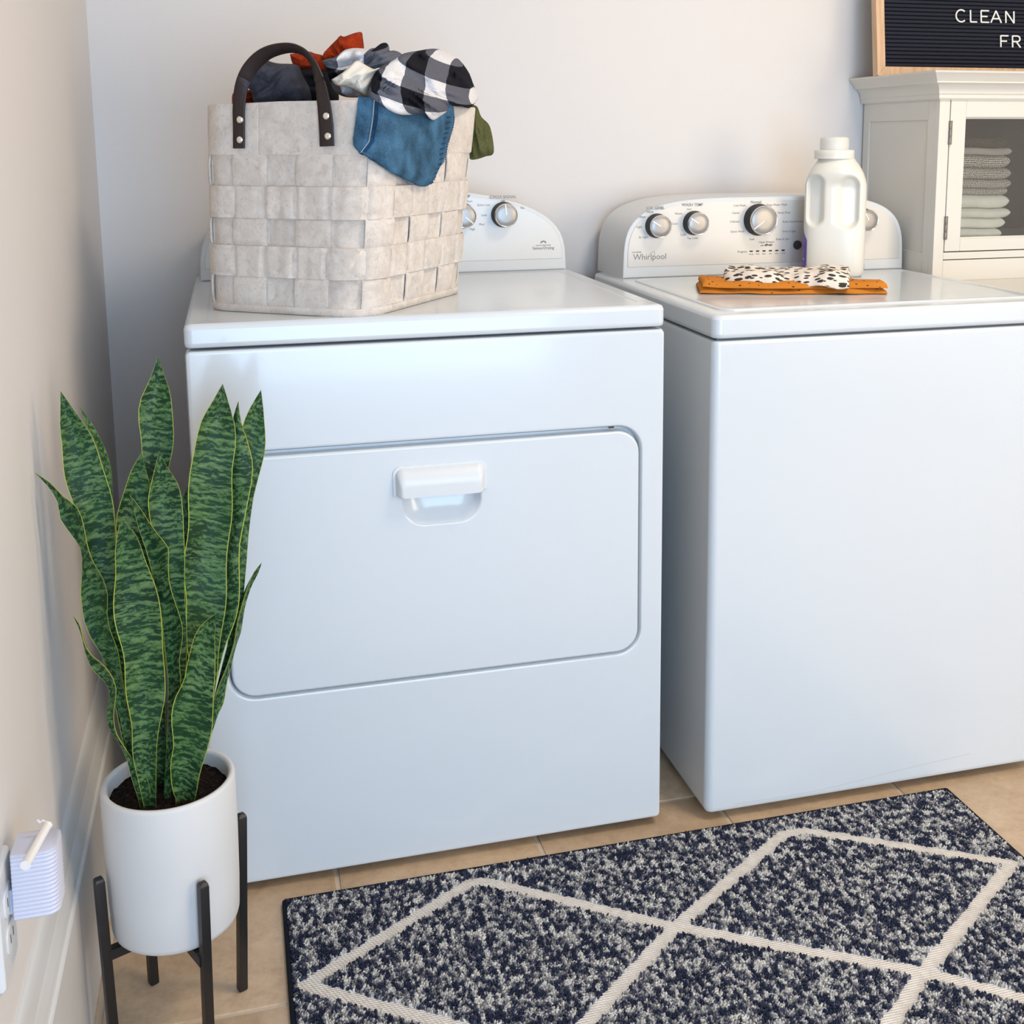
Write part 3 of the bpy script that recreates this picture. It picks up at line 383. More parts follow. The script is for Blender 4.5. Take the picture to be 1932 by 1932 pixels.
JEANS = [[0.4289,-0.0021,1.2279,0.4376,-0.0047,1.2269,0.4466,-0.0045,1.2259,0.4556,-0.0043,1.225,0.465,-0.0012,1.2241,0.4748,0.0046,1.2234,0.4851,0.0132,1.2227,0.4963,0.0274,1.2222,0.5077,0.0417,1.2227,0.5198,0.0587,1.2233,0.532,0.0757,1.2239,0.5444,0.0926,1.2245,0.557,0.1095,1.2251,0.5699,0.1263,1.2257,0.5834,0.1459,1.2264,0.5966,0.1626,1.227],[0.428,-0.0032,1.2201,0.437,-0.003,1.2188,0.4458,-0.0057,1.2175,0.4553,-0.0027,1.2163,0.4648,0.0002,1.2151,0.4747,0.0059,1.214,0.485,0.0145,1.2129,0.4963,0.0286,1.212,0.5083,0.0455,1.2121,0.5201,0.0597,1.2122,0.5325,0.0765,1.2124,0.545,0.0933,1.2125,0.5583,0.1129,1.2127,0.5713,0.1296,1.2132,0.585,0.1492,1.2141,0.5981,0.166,1.2152],[0.4269,-0.0042,1.2123,0.4361,-0.0041,1.2107,0.4453,-0.0041,1.2091,0.4545,-0.004,1.2075,0.4644,0.0017,1.206,0.474,0.0045,1.2045,0.4848,0.0157,1.2031,0.4962,0.0298,1.2018,0.5083,0.0466,1.2015,0.5207,0.0634,1.2012,0.5332,0.0802,1.2009,0.5459,0.0969,1.2005,0.5593,0.1163,1.2003,0.5726,0.1329,1.2006,0.5863,0.1525,1.2017,0.5995,0.1694,1.2034],[0.4258,-0.0023,1.2046,0.4347,-0.0051,1.2026,0.4438,-0.0051,1.2007,0.4534,-0.0023,1.1988,0.4629,0.0005,1.197,0.4729,0.0061,1.1951,0.4834,0.0145,1.1933,0.4947,0.0284,1.1916,0.5069,0.0452,1.1908,0.5192,0.0619,1.1901,0.5318,0.0786,1.1893,0.545,0.098,1.1886,0.5579,0.1145,1.1878,0.5718,0.1339,1.188,0.585,0.1507,1.1892,0.5979,0.1678,1.1915],[0.4244,-0.0032,1.1968,0.4334,-0.0032,1.1946,0.4425,-0.0032,1.1924,0.4516,-0.0033,1.1902,0.461,-0.0005,1.1879,0.4708,0.0051,1.1857,0.4811,0.0135,1.1835,0.4924,0.0274,1.1815,0.504,0.0413,1.1803,0.5162,0.058,1.1791,0.529,0.0774,1.1779,0.5417,0.094,1.1767,0.5545,0.1105,1.1755,0.5683,0.1299,1.1756,0.5818,0.1495,1.1771,0.5939,0.1641,1.1799],[0.4233,-0.0013,1.1891,0.4318,-0.0042,1.1865,0.4407,-0.0042,1.184,0.4497,-0.0042,1.1815,0.4589,-0.0014,1.179,0.4686,0.0042,1.1764,0.4783,0.0097,1.1739,0.4894,0.0236,1.1714,0.5012,0.0403,1.1699,0.5133,0.057,1.1683,0.5255,0.0736,1.1666,0.538,0.0901,1.165,0.5511,0.1094,1.1633,0.5643,0.126,1.1633,0.5772,0.143,1.1651,0.5893,0.1605,1.1685],[0.4218,-0.0022,1.1813,0.4306,-0.0023,1.1785,0.439,-0.0051,1.1757,0.4481,-0.0023,1.1729,0.4572,0.0004,1.17,0.4664,0.0032,1.1671,0.476,0.0087,1.1642,0.4865,0.0198,1.1614,0.4982,0.0365,1.1594,0.5101,0.0531,1.1574,0.5222,0.0697,1.1553,0.5345,0.0862,1.1533,0.5474,0.1055,1.1512,0.5606,0.1221,1.151,0.5732,0.1392,1.153,0.5844,0.1541,1.1571],[0.4207,-0.0003,1.1735,0.429,-0.0032,1.1704,0.4377,-0.0033,1.1673,0.4464,-0.0033,1.1641,0.4555,-0.0006,1.1609,0.4646,0.0021,1.1577,0.474,0.0076,1.1544,0.4845,0.0186,1.1512,0.4961,0.0353,1.1488,0.5079,0.0519,1.1463,0.52,0.0684,1.1439,0.5322,0.0848,1.1414,0.5451,0.104,1.1388,0.5583,0.1206,1.1385,0.5708,0.1378,1.1407,0.5817,0.1529,1.1453],[0.4193,-0.0013,1.1657,0.4275,-0.0042,1.1623,0.4361,-0.0042,1.1589,0.4447,-0.0043,1.1554,0.4536,-0.0016,1.1519,0.4625,0.0011,1.1483,0.4722,0.0093,1.1447,0.4822,0.0176,1.1412,0.4937,0.0342,1.1384,0.505,0.0479,1.1355,0.517,0.0644,1.1326,0.5295,0.0836,1.1296,0.5418,0.0999,1.1266,0.5554,0.1193,1.1262,0.5673,0.1338,1.1287,0.5778,0.1491,1.1339],[0.42,-0.0028,1.1579,0.4281,-0.0028,1.1543,0.4362,-0.0028,1.1507,0.4443,-0.0028,1.147,0.4527,0.0001,1.1433,0.4612,0.0028,1.1395,0.4701,0.0084,1.1356,0.4791,0.014,1.1319,0.4898,0.0279,1.1288,0.501,0.0445,1.1257,0.5124,0.0611,1.1224,0.524,0.0776,1.1192,0.5358,0.094,1.1159,0.5483,0.1108,1.1156,0.5596,0.1255,1.1184,0.5685,0.1356,1.1244],[0.4242,-0.0021,1.1519,0.4314,-0.0048,1.148,0.4389,-0.0047,1.144,0.4467,-0.0017,1.1399,0.4542,-0.0016,1.1358,0.4623,0.0041,1.1316,0.4702,0.007,1.1273,0.479,0.0154,1.1232,0.4891,0.0294,1.1197,0.4993,0.0433,1.1161,0.5097,0.0572,1.1124,0.5206,0.0738,1.1087,0.5313,0.0876,1.105,0.5433,0.1045,1.1045,0.5538,0.1195,1.1076,0.5613,0.1272,1.1142],[0.4301,-0.0046,1.1471,0.4369,-0.0043,1.1427,0.4436,-0.0041,1.1382,0.4507,-0.001,1.1337,0.4578,0.002,1.1291,0.4649,0.005,1.1244,0.4724,0.0108,1.1196,0.4802,0.0166,1.115,0.4895,0.0307,1.1109,0.499,0.0447,1.1068,0.5087,0.0587,1.1026,0.5181,0.0699,1.0985,0.528,0.0838,1.0942,0.5392,0.1008,1.0934,0.5485,0.1133,1.0967,0.5549,0.1214,1.1037]]
SEAM = [[0.4517,-0.0088,1.2261],[0.4509,-0.0096,1.2197],[0.4504,-0.0077,1.2135],[0.4496,-0.0085,1.2071],[0.4488,-0.0094,1.2007],[0.448,-0.0073,1.1944],[0.447,-0.0081,1.1881],[0.4457,-0.0089,1.1817],[0.4443,-0.0095,1.1754],[0.4432,-0.0074,1.1692],[0.4416,-0.008,1.1629],[0.4378,-0.0078,1.1577],[0.4338,-0.0076,1.1526],[0.4298,-0.0073,1.1474]]
HANDLE = [[0.2622, 0.1189, 1.1537], [0.2637, 0.121, 1.1854], [0.2652, 0.1201, 1.2169], [0.2712, 0.1181, 1.2483], [0.2845, 0.1093, 1.2729], [0.3065, 0.0939, 1.2923], [0.3336, 0.0742, 1.2998], [0.3556, 0.0577, 1.2959], [0.371, 0.0456, 1.2794], [0.3794, 0.0385, 1.2533], [0.384, 0.0328, 1.2226], [0.3863, 0.0291, 1.1881], [0.3865, 0.0266, 1.1566]]
RIVETS = [[0.2642, 0.114, 1.1963], [0.2628, 0.1151, 1.1664], [0.3857, 0.0256, 1.2003], [0.3868, 0.0232, 1.1712]]
BASKET = [0.4129, 0.2172, -0.6338, 0.1461, 0.173, 0.05, 1.2229, 1.0715, 0.0232, 0.0123]
PUX, PUY = .1, .1
# ------------------------------------------------------------------ room shell
XL, YB, XR, YF, ZC = -.005, .73, 3.2, -3.2, 2.45
g = G(); g.box((XL-.1, YF-.1, 0), (XL, YB+.1, ZC)); struct(g.mk('wall_left', MT['wall'], smooth=False))
g = G(); g.box((XL, YB, 0), (XR, YB+.1, ZC)); struct(g.mk('wall_back', MT['wall'], smooth=False))
g = G(); g.box((XR, YF-.1, 0), (XR+.1, YB+.1, ZC)); struct(g.mk('wall_right', MT['wall'], smooth=False))
g = G(); g.box((XL-.1, YF-.1, ZC), (XR+.1, YB+.1, ZC+.1)); struct(g.mk('ceiling', MT['ceil'], smooth=False))
g = G()   # front wall with the window opening the daylight comes through
wx0, wx1, wz0, wz1 = .03, 1.6, .12, 1.78
g.box((XL, YF-.1, 0), (wx0, YF, ZC)); g.box((wx1, YF-.1, 0), (XR, YF, ZC))
g.box((wx0, YF-.1, 0), (wx1, YF, wz0)); g.box((wx0, YF-.1, wz1), (wx1, YF, ZC))
struct(g.mk('wall_front', MT['wall'], smooth=False))
g = G()
for a, b in (((wx0, wz0), (wx0+.05, wz1)), ((wx1-.05, wz0), (wx1, wz1)), ((wx0, wz0), (wx1, wz0+.05)), ((wx0, wz1-.05), (wx1, wz1)), ((.79, wz0), (.84, wz1))):
    g.box((a[0], YF-.09, a[1]), (b[0], YF-.04, b[1]))
win = struct(g.mk('window_1', MT['trim'], smooth=False))
g = G(); g.box((wx0+.05, YF-.068, wz0+.05), (wx1-.05, YF-.062, wz1-.05)); g.mk('pane', MT['glass'], win, smooth=False)

# floor: grout bed and single tiles
g = G(); g.box((XL-.1, YF-.1, -.06), (XR+.1, YB+.1, -.0025)); floor = struct(g.mk('floor', MT['grout'], smooth=False))
TS = .334; rt = random.Random(3)
tmesh = []
for q in range(3):
    g = G(); h = TS/2 - .0036
    L = lambda i, z: xy(rrect(-h+i, h-i, -h+i, h-i, .004, 2), z)
    g.loft([L(0, -.012), L(0, -.0022), L(.0008, -.0006), L(.0025, 0)])
    o = g.mk('tile', MT['tile'][q], floor); tmesh.append(o)
first = {0: 1, 1: 1, 2: 1}
for i in range(-3, 7):
    for j in range(-8, 3):
        cx = 1.0248 + (i-.5)*TS; cy = .067 - (-.5+1)*TS + j*TS
        if cx+TS/2 < XL+.01 or cx-TS/2 > XR-.01 or cy-TS/2 > YB-.01 or cy+TS/2 < YF+.01: continue
        q = rt.randrange(3)
        if first[q]: o = tmesh[q]; first[q] = 0
        else: o = tmesh[q].copy(); COL.objects.link(o)
        o.location = (cx, cy, 0); o.rotation_euler = (0, 0, rt.randrange(4)*PI/2)

# left wall skirting: moulded cap above a tall flat board
prof = [(XL, 0), (.016, 0), (.016, .218), (.0145, .221), (.0125, .2225), (.0115, .2265), (.0105, .237), (.0075, .250), (.0065, .2535), (.0055, .256), (.0035, .272), (.001, .281), (-.0025, .286), (XL, .287)]
g = G(); g.loft([[(x, y, z) for x, z in prof] for y in (-3.19, YB-.0)])
struct(g.mk('baseboard_left', MT['trim'], sharp=25))
prof2 = [(YB, 0), (YB-.018, 0), (YB-.018, .218), (YB-.010, .237), (YB-.004, .272), (YB, .287)]
g = G(); g.loft([[(x, y, z) for y, z in prof2] for x in (.016, 3.19)]); struct(g.mk('baseboard_back', MT['trim'], sharp=25))

# ------------------------------------------------------------------ dryer
DX0, DX1, DH = .1695, .9065, .9039
dry = thing('dryer', 'white front-loading clothes dryer under the woven basket, wide drop-down door', 'dryer', (.538, .3, 0))
g = G()   # carcass behind the front panel
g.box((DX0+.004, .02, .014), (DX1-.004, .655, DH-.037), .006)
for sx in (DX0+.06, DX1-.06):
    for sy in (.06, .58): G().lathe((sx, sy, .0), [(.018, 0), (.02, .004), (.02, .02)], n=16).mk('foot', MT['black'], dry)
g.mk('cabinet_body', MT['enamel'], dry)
# front panel with the rounded door opening
HX0, HX1, HZ0, HZ1 = .2085, .8665, .3215, .7085
O = lambda i, y: xz(rrect(DX0+i, DX1-i, .014+i, DH-.0385-i, max(.009-i, .001), 8), y)
I = lambda e, y: xz(rrect(HX0-e, HX1+e, HZ0-e, HZ1+e, .040+e, 8), y)
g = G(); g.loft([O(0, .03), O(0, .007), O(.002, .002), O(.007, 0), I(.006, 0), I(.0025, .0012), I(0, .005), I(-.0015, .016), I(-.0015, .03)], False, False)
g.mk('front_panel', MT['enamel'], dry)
g = G(); g.loft([xz(rrect(HX0-.01, HX1+.01, HZ0-.01, HZ1+.01, .04, 8), .026), xz(rrect(HX0-.01, HX1+.01, HZ0-.01, HZ1+.01, .04, 8), .022)])
g.mk('door_seal', MT['groove'], dry)
# door with scooped grip
DZ1 = HZ1-.0075
D_ = lambda i, y: xz(rrect(HX0+.0032+i, HX1-.0032-i, HZ0+.003+i, DZ1-i, max(.037-i, .004), 8), y)
CX0, CX1, CZ0, CZ1 = .4775, .6005, .5745, .655
Cp = lambda i, y, dz=0: xz(rrect(CX0+i, CX1-i, CZ0+i+dz, CZ1-i*.3, (.036-i*.4, .036-i*.4, .006, .006), 8), y)
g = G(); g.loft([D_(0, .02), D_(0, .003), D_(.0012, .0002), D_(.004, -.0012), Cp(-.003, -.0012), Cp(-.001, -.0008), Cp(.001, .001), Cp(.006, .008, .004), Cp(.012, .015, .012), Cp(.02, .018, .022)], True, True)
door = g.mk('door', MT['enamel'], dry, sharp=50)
G().box((.8135, .006, .7055), (.8225, .0125, .7082), .0008).mk('latch', MT['black'], dry, sharp=50)
g = G(); slab_xz(g, .4628, .6105, .6245, .6712, -.0010, -.0032, (.002, .002, .014, .014), .0012)
HH = lambda i, y, dz=0: xz(rrect(.4672+i, .6062-i, .6240, .6672-i-dz, (.003, .003, max(.011-i*.3, .004), max(.011-i*.3, .004)), 6), y)
g.loft([HH(0, -.002), HH(.0008, -.006), HH(.003, -.0125, .004), HH(.005, -.0165, .008), HH(.008, -.0185, .012), HH(.011, -.019, .0145)])
g.mk('door_handle', MT['plastic'], door, sharp=40)
g = G(); g.box((.705, .0085, .3185), (.862, .0155, .3225), .001)
g.mk('rust_mark', MT['rust'], door, label='brown rust stain along the lower right edge of the door')
# top with rolled edge and shallow raised field
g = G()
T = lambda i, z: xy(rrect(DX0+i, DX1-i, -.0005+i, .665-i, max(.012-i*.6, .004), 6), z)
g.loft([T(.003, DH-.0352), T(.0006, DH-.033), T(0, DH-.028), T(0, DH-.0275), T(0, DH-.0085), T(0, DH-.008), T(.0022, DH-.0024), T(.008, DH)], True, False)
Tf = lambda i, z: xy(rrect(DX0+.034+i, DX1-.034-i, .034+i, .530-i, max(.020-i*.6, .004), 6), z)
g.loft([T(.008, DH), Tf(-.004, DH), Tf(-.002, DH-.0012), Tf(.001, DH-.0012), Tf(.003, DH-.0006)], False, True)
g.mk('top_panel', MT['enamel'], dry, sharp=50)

def console(root, x0, x1, zt, ztop, yf, yb, sh):
    """arched control console: returns outline function"""
    w = x1-x0; xc = (x0+x1)/2
    def out(i, n=40):
        P = [(x0+i, zt+i*.5), (x1-i, zt+i*.5)]
        for k in range(n+1):
            t = k/n*PI
            # squashed super-ellipse arch
            cx = math.copysign(abs(math.cos(t))**sh[0], math.cos(t)); sz = abs(math.sin(t))**sh[1]
            P.append((xc+(w/2-i)*cx*(1-.012*sz), zt+.012+(ztop-zt-.012-i)*sz))
        return P
    g = G(); L = lambda i, y: xz(out(i), y)
    g.loft([L(.010, yb), L(0, yb-.012), L(0, yf+.008), L(.0015, yf+.002), L(.006, yf)])
    g.mk('console', MT['plastic'], root, sharp=40)
    P = out(.0085); zc = zt+.0235
    Q = [(x, z) for x, z in P if z >= zc-.0001]
    Q = [(Q[-1][0], zc), (Q[0][0], zc)] + Q
    xm = sum(q[0] for q in Q)/len(Q); zm = sum(q[1] for q in Q)/len(Q)
    sc = lambda e, y: [(xm+(x-xm)*(1-e), y, zm+(z-zm)*(1-e*2)) for x, z in Q]
    g = G(); g.loft([sc(0, yf+.0005), sc(0, yf-.0006), sc(.002, yf-.0012)])
    g.mk('faceplate', MT['face'], root, sharp=30, label='silver brushed control faceplate')
    g = G(); g.box((x0+.02, yf+.003, zt-.0015), (x1-.012, yf+.02, zt+.0015)); g.mk('seam', MT['groove'], root, smooth=False)
def knob(root, x, z, yf, r, ang, d=.027):
    g = G(); g.lathe((x, yf, z), [(r*1.10, -.001), (r*1.10, .003), (r*1.04, .006), (r*1.0, d*.86), (r*.97, d*.9)], 'y', 40)
    k = g.mk('knob', MT['black'], root, sharp=40, label='round control knob with brushed cap')
    g = G(); g.lathe((x, yf, z), [(r*.99, d*.84), (r*1.005, d*.90), (r*1.0, d*.97), (r*.955, d*1.02), (r*.90, d*1.0), (r*.88, d*.95)], 'y', 40, False); g.mk('ring', MT['chrome'], k, sharp=50)
    g = G(); g.lathe((x, yf, z), [(r*.93, d*.90), (r*.90, d*.985), (r*.87, d*1.0), (r*.5, d*1.02), (.0006, d*1.03)], 'y', 40); g.mk('cap', MT['knobcap'], k, sharp=40)
    a = math.radians(ang); c, s = math.cos(a), math.sin(a); hw = r*.035 if r > .03 else r*.05
    V = []
    for yy in (yf-d*.99, yf-d*1.06):
        for t, q in ((.05, -1), (.93, -1), (.93, 1), (.05, 1)): V.append((x+r*t*c-hw*q*s, yy, z+r*t*s+hw*q*c))
    g = G(); g.add(V, [(0, 1, 2, 3), (4, 5, 6, 7), (0, 1, 5, 4), (1, 2, 6, 5), (2, 3, 7, 6), (3, 0, 4, 7)]); g.mk('pointer', MT['mark'], k, smooth=False)
    return k
yd = .5589
console(dry, .181, .898, DH-.0005, 1.0725, yd, .70, (.95, .62))
knob(dry, .7673, 1.0179, yd-.001, .0232, 96); knob(dry, .6835, 1.0174, yd-.001, .0232, -40)
g = G(); yt = yd-.0014
text(g, 'CYCLE SIGNAL', .7668, yt, 1.0505, .0082, bold=.00012); text(g, 'Off', .7668, yt, 1.0435, .0058); text(g, 'On', .806, yt, 1.0285, .0062)
text(g, 'TEMP', .690, yt, 1.0525, .0082, bold=.00012); text(g, 'Auto', .6985, yt, 1.0440, .0058)
text(g, 'Extra Low', .727, yt, 1.036, .0062); text(g, 'Low', .7275, yt, 1.0158, .0062); text(g, 'Med', .7225, yt, .9975, .0062); text(g, 'High', .7035, yt, .9885, .0062)
text(g, 'SensorDrying', .8490, yt, .9462, .0082, bold=.00008); text(g, 'AUTO MOISTURE', .8490, yt, .9530, .0040)
for k in range(5):
    a = math.radians(20+k*35); g.lathe((.849+.0050*math.cos(a), yt, .9590+.0036*math.sin(a)), [(.0016, -.0001), (.0016, .0002)], 'y', 8)
g.mk('printed_labels', MT['print'], dry, smooth=False, kind='stuff')

# ------------------------------------------------------------------ washer
WX0, WX1, WH, WY = .9835, 1.650, .8853, -.0168
wash = thing('washer', 'white top-loading washing machine beside the cabinet with detergent jug on it', 'washer', (1.317, .3, 0))
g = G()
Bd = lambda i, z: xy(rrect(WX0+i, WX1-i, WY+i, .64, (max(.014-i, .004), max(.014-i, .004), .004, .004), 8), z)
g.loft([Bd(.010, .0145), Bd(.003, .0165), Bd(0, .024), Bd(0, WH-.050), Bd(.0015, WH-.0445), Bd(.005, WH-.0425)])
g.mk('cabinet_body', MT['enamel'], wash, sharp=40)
for sx in (WX0+.06, WX1-.06):
    for sy in (.06, .56): G().lathe((sx, sy, .0), [(.018, 0), (.02, .004), (.02, .018)], n=16).mk('foot', MT['black'], wash)
g = G(); g.box((WX0+.008, WY+.008, WH-.0435), (WX1-.008, .63, WH-.037)); g.mk('seam', MT['groove'], wash, smooth=False)
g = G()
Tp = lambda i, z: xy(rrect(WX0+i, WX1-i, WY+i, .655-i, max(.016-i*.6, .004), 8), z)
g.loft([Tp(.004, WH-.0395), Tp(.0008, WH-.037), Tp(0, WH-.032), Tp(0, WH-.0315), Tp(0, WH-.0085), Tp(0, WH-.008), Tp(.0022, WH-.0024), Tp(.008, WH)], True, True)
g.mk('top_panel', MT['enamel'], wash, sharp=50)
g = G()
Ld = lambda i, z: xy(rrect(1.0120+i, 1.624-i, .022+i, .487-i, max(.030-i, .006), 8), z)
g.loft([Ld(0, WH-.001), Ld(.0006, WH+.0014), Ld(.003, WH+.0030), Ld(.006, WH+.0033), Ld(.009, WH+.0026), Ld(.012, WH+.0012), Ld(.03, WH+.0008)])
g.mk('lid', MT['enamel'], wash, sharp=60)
g = G(); g.tube(catmull([[1.0354, -0.0168, 0.0266], [1.1514, -0.0168, 0.0257], [1.2549, -0.0168, 0.0305], [1.3608, -0.0168, 0.0405], [1.5028, -0.0168, 0.05]], 4), .00035, 4); g.mk('scratch', MT['hinge_pale'], wash, label='fine grey scratch low on the front')
yw = .5152; zt = WH-.0003
console(wash, 1.0045, 1.6465, zt, 1.0475, yw, .70, (.5, .5))
knob(wash, 1.0765, .9918, yw-.001, .0228, 149); knob(wash, 1.158, .9955, yw-.001, .0228, 147)
knob(wash, 1.3012, 0.9992, yw-.001, .0302, 217, .030); knob(wash, 1.5437, .9939, yw-.001, .0228, 120)
g = G(); g.lathe((1.3920, yw, .944), [(.0098, -.001), (.0098, .002), (.0092, .0032), (.0075, .0030), (.0004, .0026)], 'y', 28)
g.mk('start_button', MT['darkgrey'], wash, sharp=40)
for k in range(6):
    g = G(); xx = 1.2865+k*.0146; slab_xz(g, xx-.0037, xx+.0037, .9322, .9352, yw, yw-.0020, .0011, .0004, 3)
    g.mk('indicator_light', MT['black'], wash)
g = G(); yt = yw-.0014
H1, H2 = .0082, .0062
text(g, 'SOIL LEVEL', 1.0730, yt, 1.0250, H1, bold=.00012); text(g, 'WASH TEMP', 1.1540, yt, 1.0300, H1, bold=.00012)
for s, x, z in (('Heavy', 1.0620, 1.0185), ('More', 1.0455, 1.0085), ('Light', 1.0385, .9882), ('Ex Light', 1.0480, .9672),
                ('Hot', 1.1465, 1.0220), ('Warm', 1.1235, 1.0135), ('Cool', 1.1152, .9930), ('Cold', 1.1340, .9700), ('Tap Cold', 1.1545, .9625),
                ('Cold Wash', 1.2585, 1.0275), ('Casual', 1.2495, 1.0125), ('Delicate', 1.2480, .9945), ('Quick Wash', 1.2545, .9738), ('Soak', 1.2875, .9570),
                ('Deep Water Wash', 1.3425, 1.0275), ('Heavy Duty', 1.3590, 1.0110), ('Bulky Items/Sheets', 1.3800, .9918), ('Drain & Spin', 1.3720, .9715), ('Rinse & Spin', 1.3580, .9555),
                ('Clean Washer', 1.3210, .9500), ('Progress', 1.2665, .9315)):
    text(g, s, x, yt, z, H2)
text(g, 'Normal', 1.2950, yt, 1.0335, .0078, bold=.00012)
for k, s in enumerate(('Sensing', 'Wash', 'Rinse', 'Spin', 'Done', 'Locked')): text(g, s, 1.2865+k*.0146, yt, .9265, .0036)
g.mk('printed_labels', MT['print'], wash, smooth=False, kind='stuff')
g = G(); text(g, 'affresh', 1.3255, yt, .9440, .0066, bold=.0002); text(g, 'with', 1.3110, yt, .9440, .0040); g.mk('printed_labels', MT['print_dark'], wash, smooth=False, kind='stuff')
g = G(); text(g, 'Whirlpool', 1.0262, yt, .9232, .0172, 'LEFT', bold=-.00002); text(g, '6TH SENSE', 1.0235, yt, .9374, .0042, 'LEFT')
g.mk('logo_print', MT['print'], wash, smooth=False, kind='stuff', label='grey maker lettering printed at the lower left of the console')
g = G(); P = []
for k in range(30):
    t = math.radians(-150+k*10.3); P.append((1.0640+.0125*math.cos(t)*math.cos(.9)-.0052*math.sin(t)*math.sin(.9), yt, .9288+.0125*math.cos(t)*math.sin(.9)+.0052*math.sin(t)*math.cos(.9)))
g.tube(P, [.00012+.00038*math.sin(PI*k/29) for k in range(30)], 6); g.mk('logo_swirl', MT['print_gold'], wash, label='bronze oval swirl around the maker lettering')
# ------------------------------------------------------------------ snake plant on its stand
PC = Vector((.131, -.256, 0)); PR, PB, PZ = .0835, .148, .350
plant = thing('snake_plant', 'tall green snake plant growing in a white round pot beside the dryer', 'plant', (PC.x, PC.y, PB))
g = G(); g.lathe((PC.x, PC.y, 0), [(PR*.80, PB), (PR*.90, PB+.0006), (PR*.945, PB+.004), (PR*.965, PB+.010), (PR*.985, PB+.05), (PR, PB+.12), (PR, PZ-.005), (PR-.0012, PZ-.0015), (PR-.004, PZ), (PR-.0072, PZ-.001), (PR-.0092, PZ-.005), (PR-.0105, PZ-.05), (PR-.012, PB+.02)], n=72, caps=True)
g.mk('pot', MT['white_pot'], plant, sharp=60)
g = G(); rings = []; SZ = PZ-.021
for k in range(15):
    r = (PR-.0098)*k/14
    rings.append([(PC.x+r*math.cos(t), PC.y+r*math.sin(t), SZ+(.006*mnoise.noise(Vector((r*math.cos(t)*70, r*math.sin(t)*70, 3)))+.003*mnoise.noise(Vector((r*math.cos(t)*260, r*math.sin(t)*260, 5))))*(1-.2*k/14)) for t in [2*PI*q/56 for q in range(56)]])
g.loft(rings, True, False); g.mk('soil', MT['soil'], plant, sharp=180)
for bow, dat in LEAVES:
    rows = [dat[i:i+6] for i in range(0, len(dat), 6)]
    Lp = catmull([r[:3] for r in rows], 2); Rp = catmull([r[3:] for r in rows], 2)
    # root the leaf in the soil
    for q in (Lp, Rp):
        e = q[-1].copy(); k = 1.0
        q.append(Vector((e.x+(PC.x-e.x)*.05, e.y+(PC.y-e.y)*.05, SZ-.012)))
    g = G(); loops = []; U = []; vv = 0.; nc = 9
    for i in range(len(Lp)):
        a, b = Lp[i], Rp[i]
        j0, j1 = max(i-1, 0), min(i+1, len(Lp)-1)
        tg = ((Lp[j1]+Rp[j1])-(Lp[j0]+Rp[j0])); tg = tg.normalized() if tg.length > 1e-6 else Vector((0, 0, -1))
        if i: vv += ((a+b)/2-(Lp[i-1]+Rp[i-1])/2).length
        wv = b-a; w_ = wv.length
        if w_ > .02:
            e_ = wv/w_; am = min(1, (w_-.02)/.02)
            a = a+e_*(.0020*am*math.sin(vv*62+bow+Lp[0].x*90)); b = b+e_*(.0020*am*math.sin(vv*54+1.9+Lp[0].z*70)); wv = b-a; w_ = wv.length
        nrm = wv.cross(tg) if w_ > 1e-5 else Vector((0, 1, 0))
        nrm = nrm.normalized() if nrm.length > 1e-8 else Vector((0, 1, 0))
        if nrm.y < 0: nrm = -nrm
        base = min(1., max(0., (i-len(Lp)*.6)/(len(Lp)*.4)))
        front, back = [], []
        for c in range(nc):
            f = c/(nc-1); h = 4*f*(1-f)
            rip = .0025*math.sin(vv*38+f*3+bow*5)*min(1, w_/.03)
            p = a + wv*f + nrm*(bow*w_*(.13+.22*base)*h + rip*h)
            th = .0004+.0011*h**.6*min(1, w_/.02)
            front.append((p-nrm*th, f)); back.append((p+nrm*th, f))
        lp = front+back[::-1]
        loops.append([p for p, f in lp]); U += [(f, vv+len(ROOT)*.37) for p, f in lp]
    g.loft(loops, True, True, U=U); g.mk('leaf', MT['leaf'], plant, useuv=True, sharp=80)

stand = thing('plant_stand', 'black metal plant stand with four slim legs holding the white pot', 'plant stand', (PC.x, PC.y, 0))
LEGS = [((.208, -.2212), (.2185, -.2175), .262), ((.0886, -.174), (.086, -.168), .255), ((.1665, -.3406), (.1706, -.3430), .250), ((.0480, -.2934), (.0435, -.2945), .248)]
for (bx, by), (tx, ty), zt_ in LEGS:
    d = Vector((tx-PC.x, ty-PC.y, 0)).normalized(); q = Vector((-d.y, d.x, 0)); h = .0060
    g = G(); loops = []
    ext = Vector((tx, ty, .255))-Vector((bx, by, 0))
    for z, s in ((0, .75), (.002, 1), (zt_-.006, 1), (zt_-.002, .85), (zt_, .5)):
        c = Vector((bx, by, 0))+ext*(z/.255)
        # keep clear of the pot wall
        loops.append([c+s*h*(math.copysign(min(abs(math.cos(t))*1.35, 1), math.cos(t))*d+math.copysign(min(abs(math.sin(t))*1.35, 1), math.sin(t))*q) for t in [2*PI*(k+.5)/12 for k in range(12)]])
    g.loft(loops); lg = g.mk('leg', MT['stand'], stand, sharp=50)
for i, j in ((0, 3), (1, 2)):
    g = G()
    a, b = LEGS[i][0], LEGS[j][0]
    A = Vector((a[0], a[1], PB-.0085)); B = Vector((b[0], b[1], PB-.0085)); d = (B-A).normalized(); q = Vector((-d.y, d.x, 0))*.006
    zz = Vector((0, 0, .0068))
    g.loft([[p+q+zz, p-q+zz, p-q-zz, p+q-zz] for p in (A, B)])
    g.mk('cross_bar', MT['stand'], stand, smooth=False)

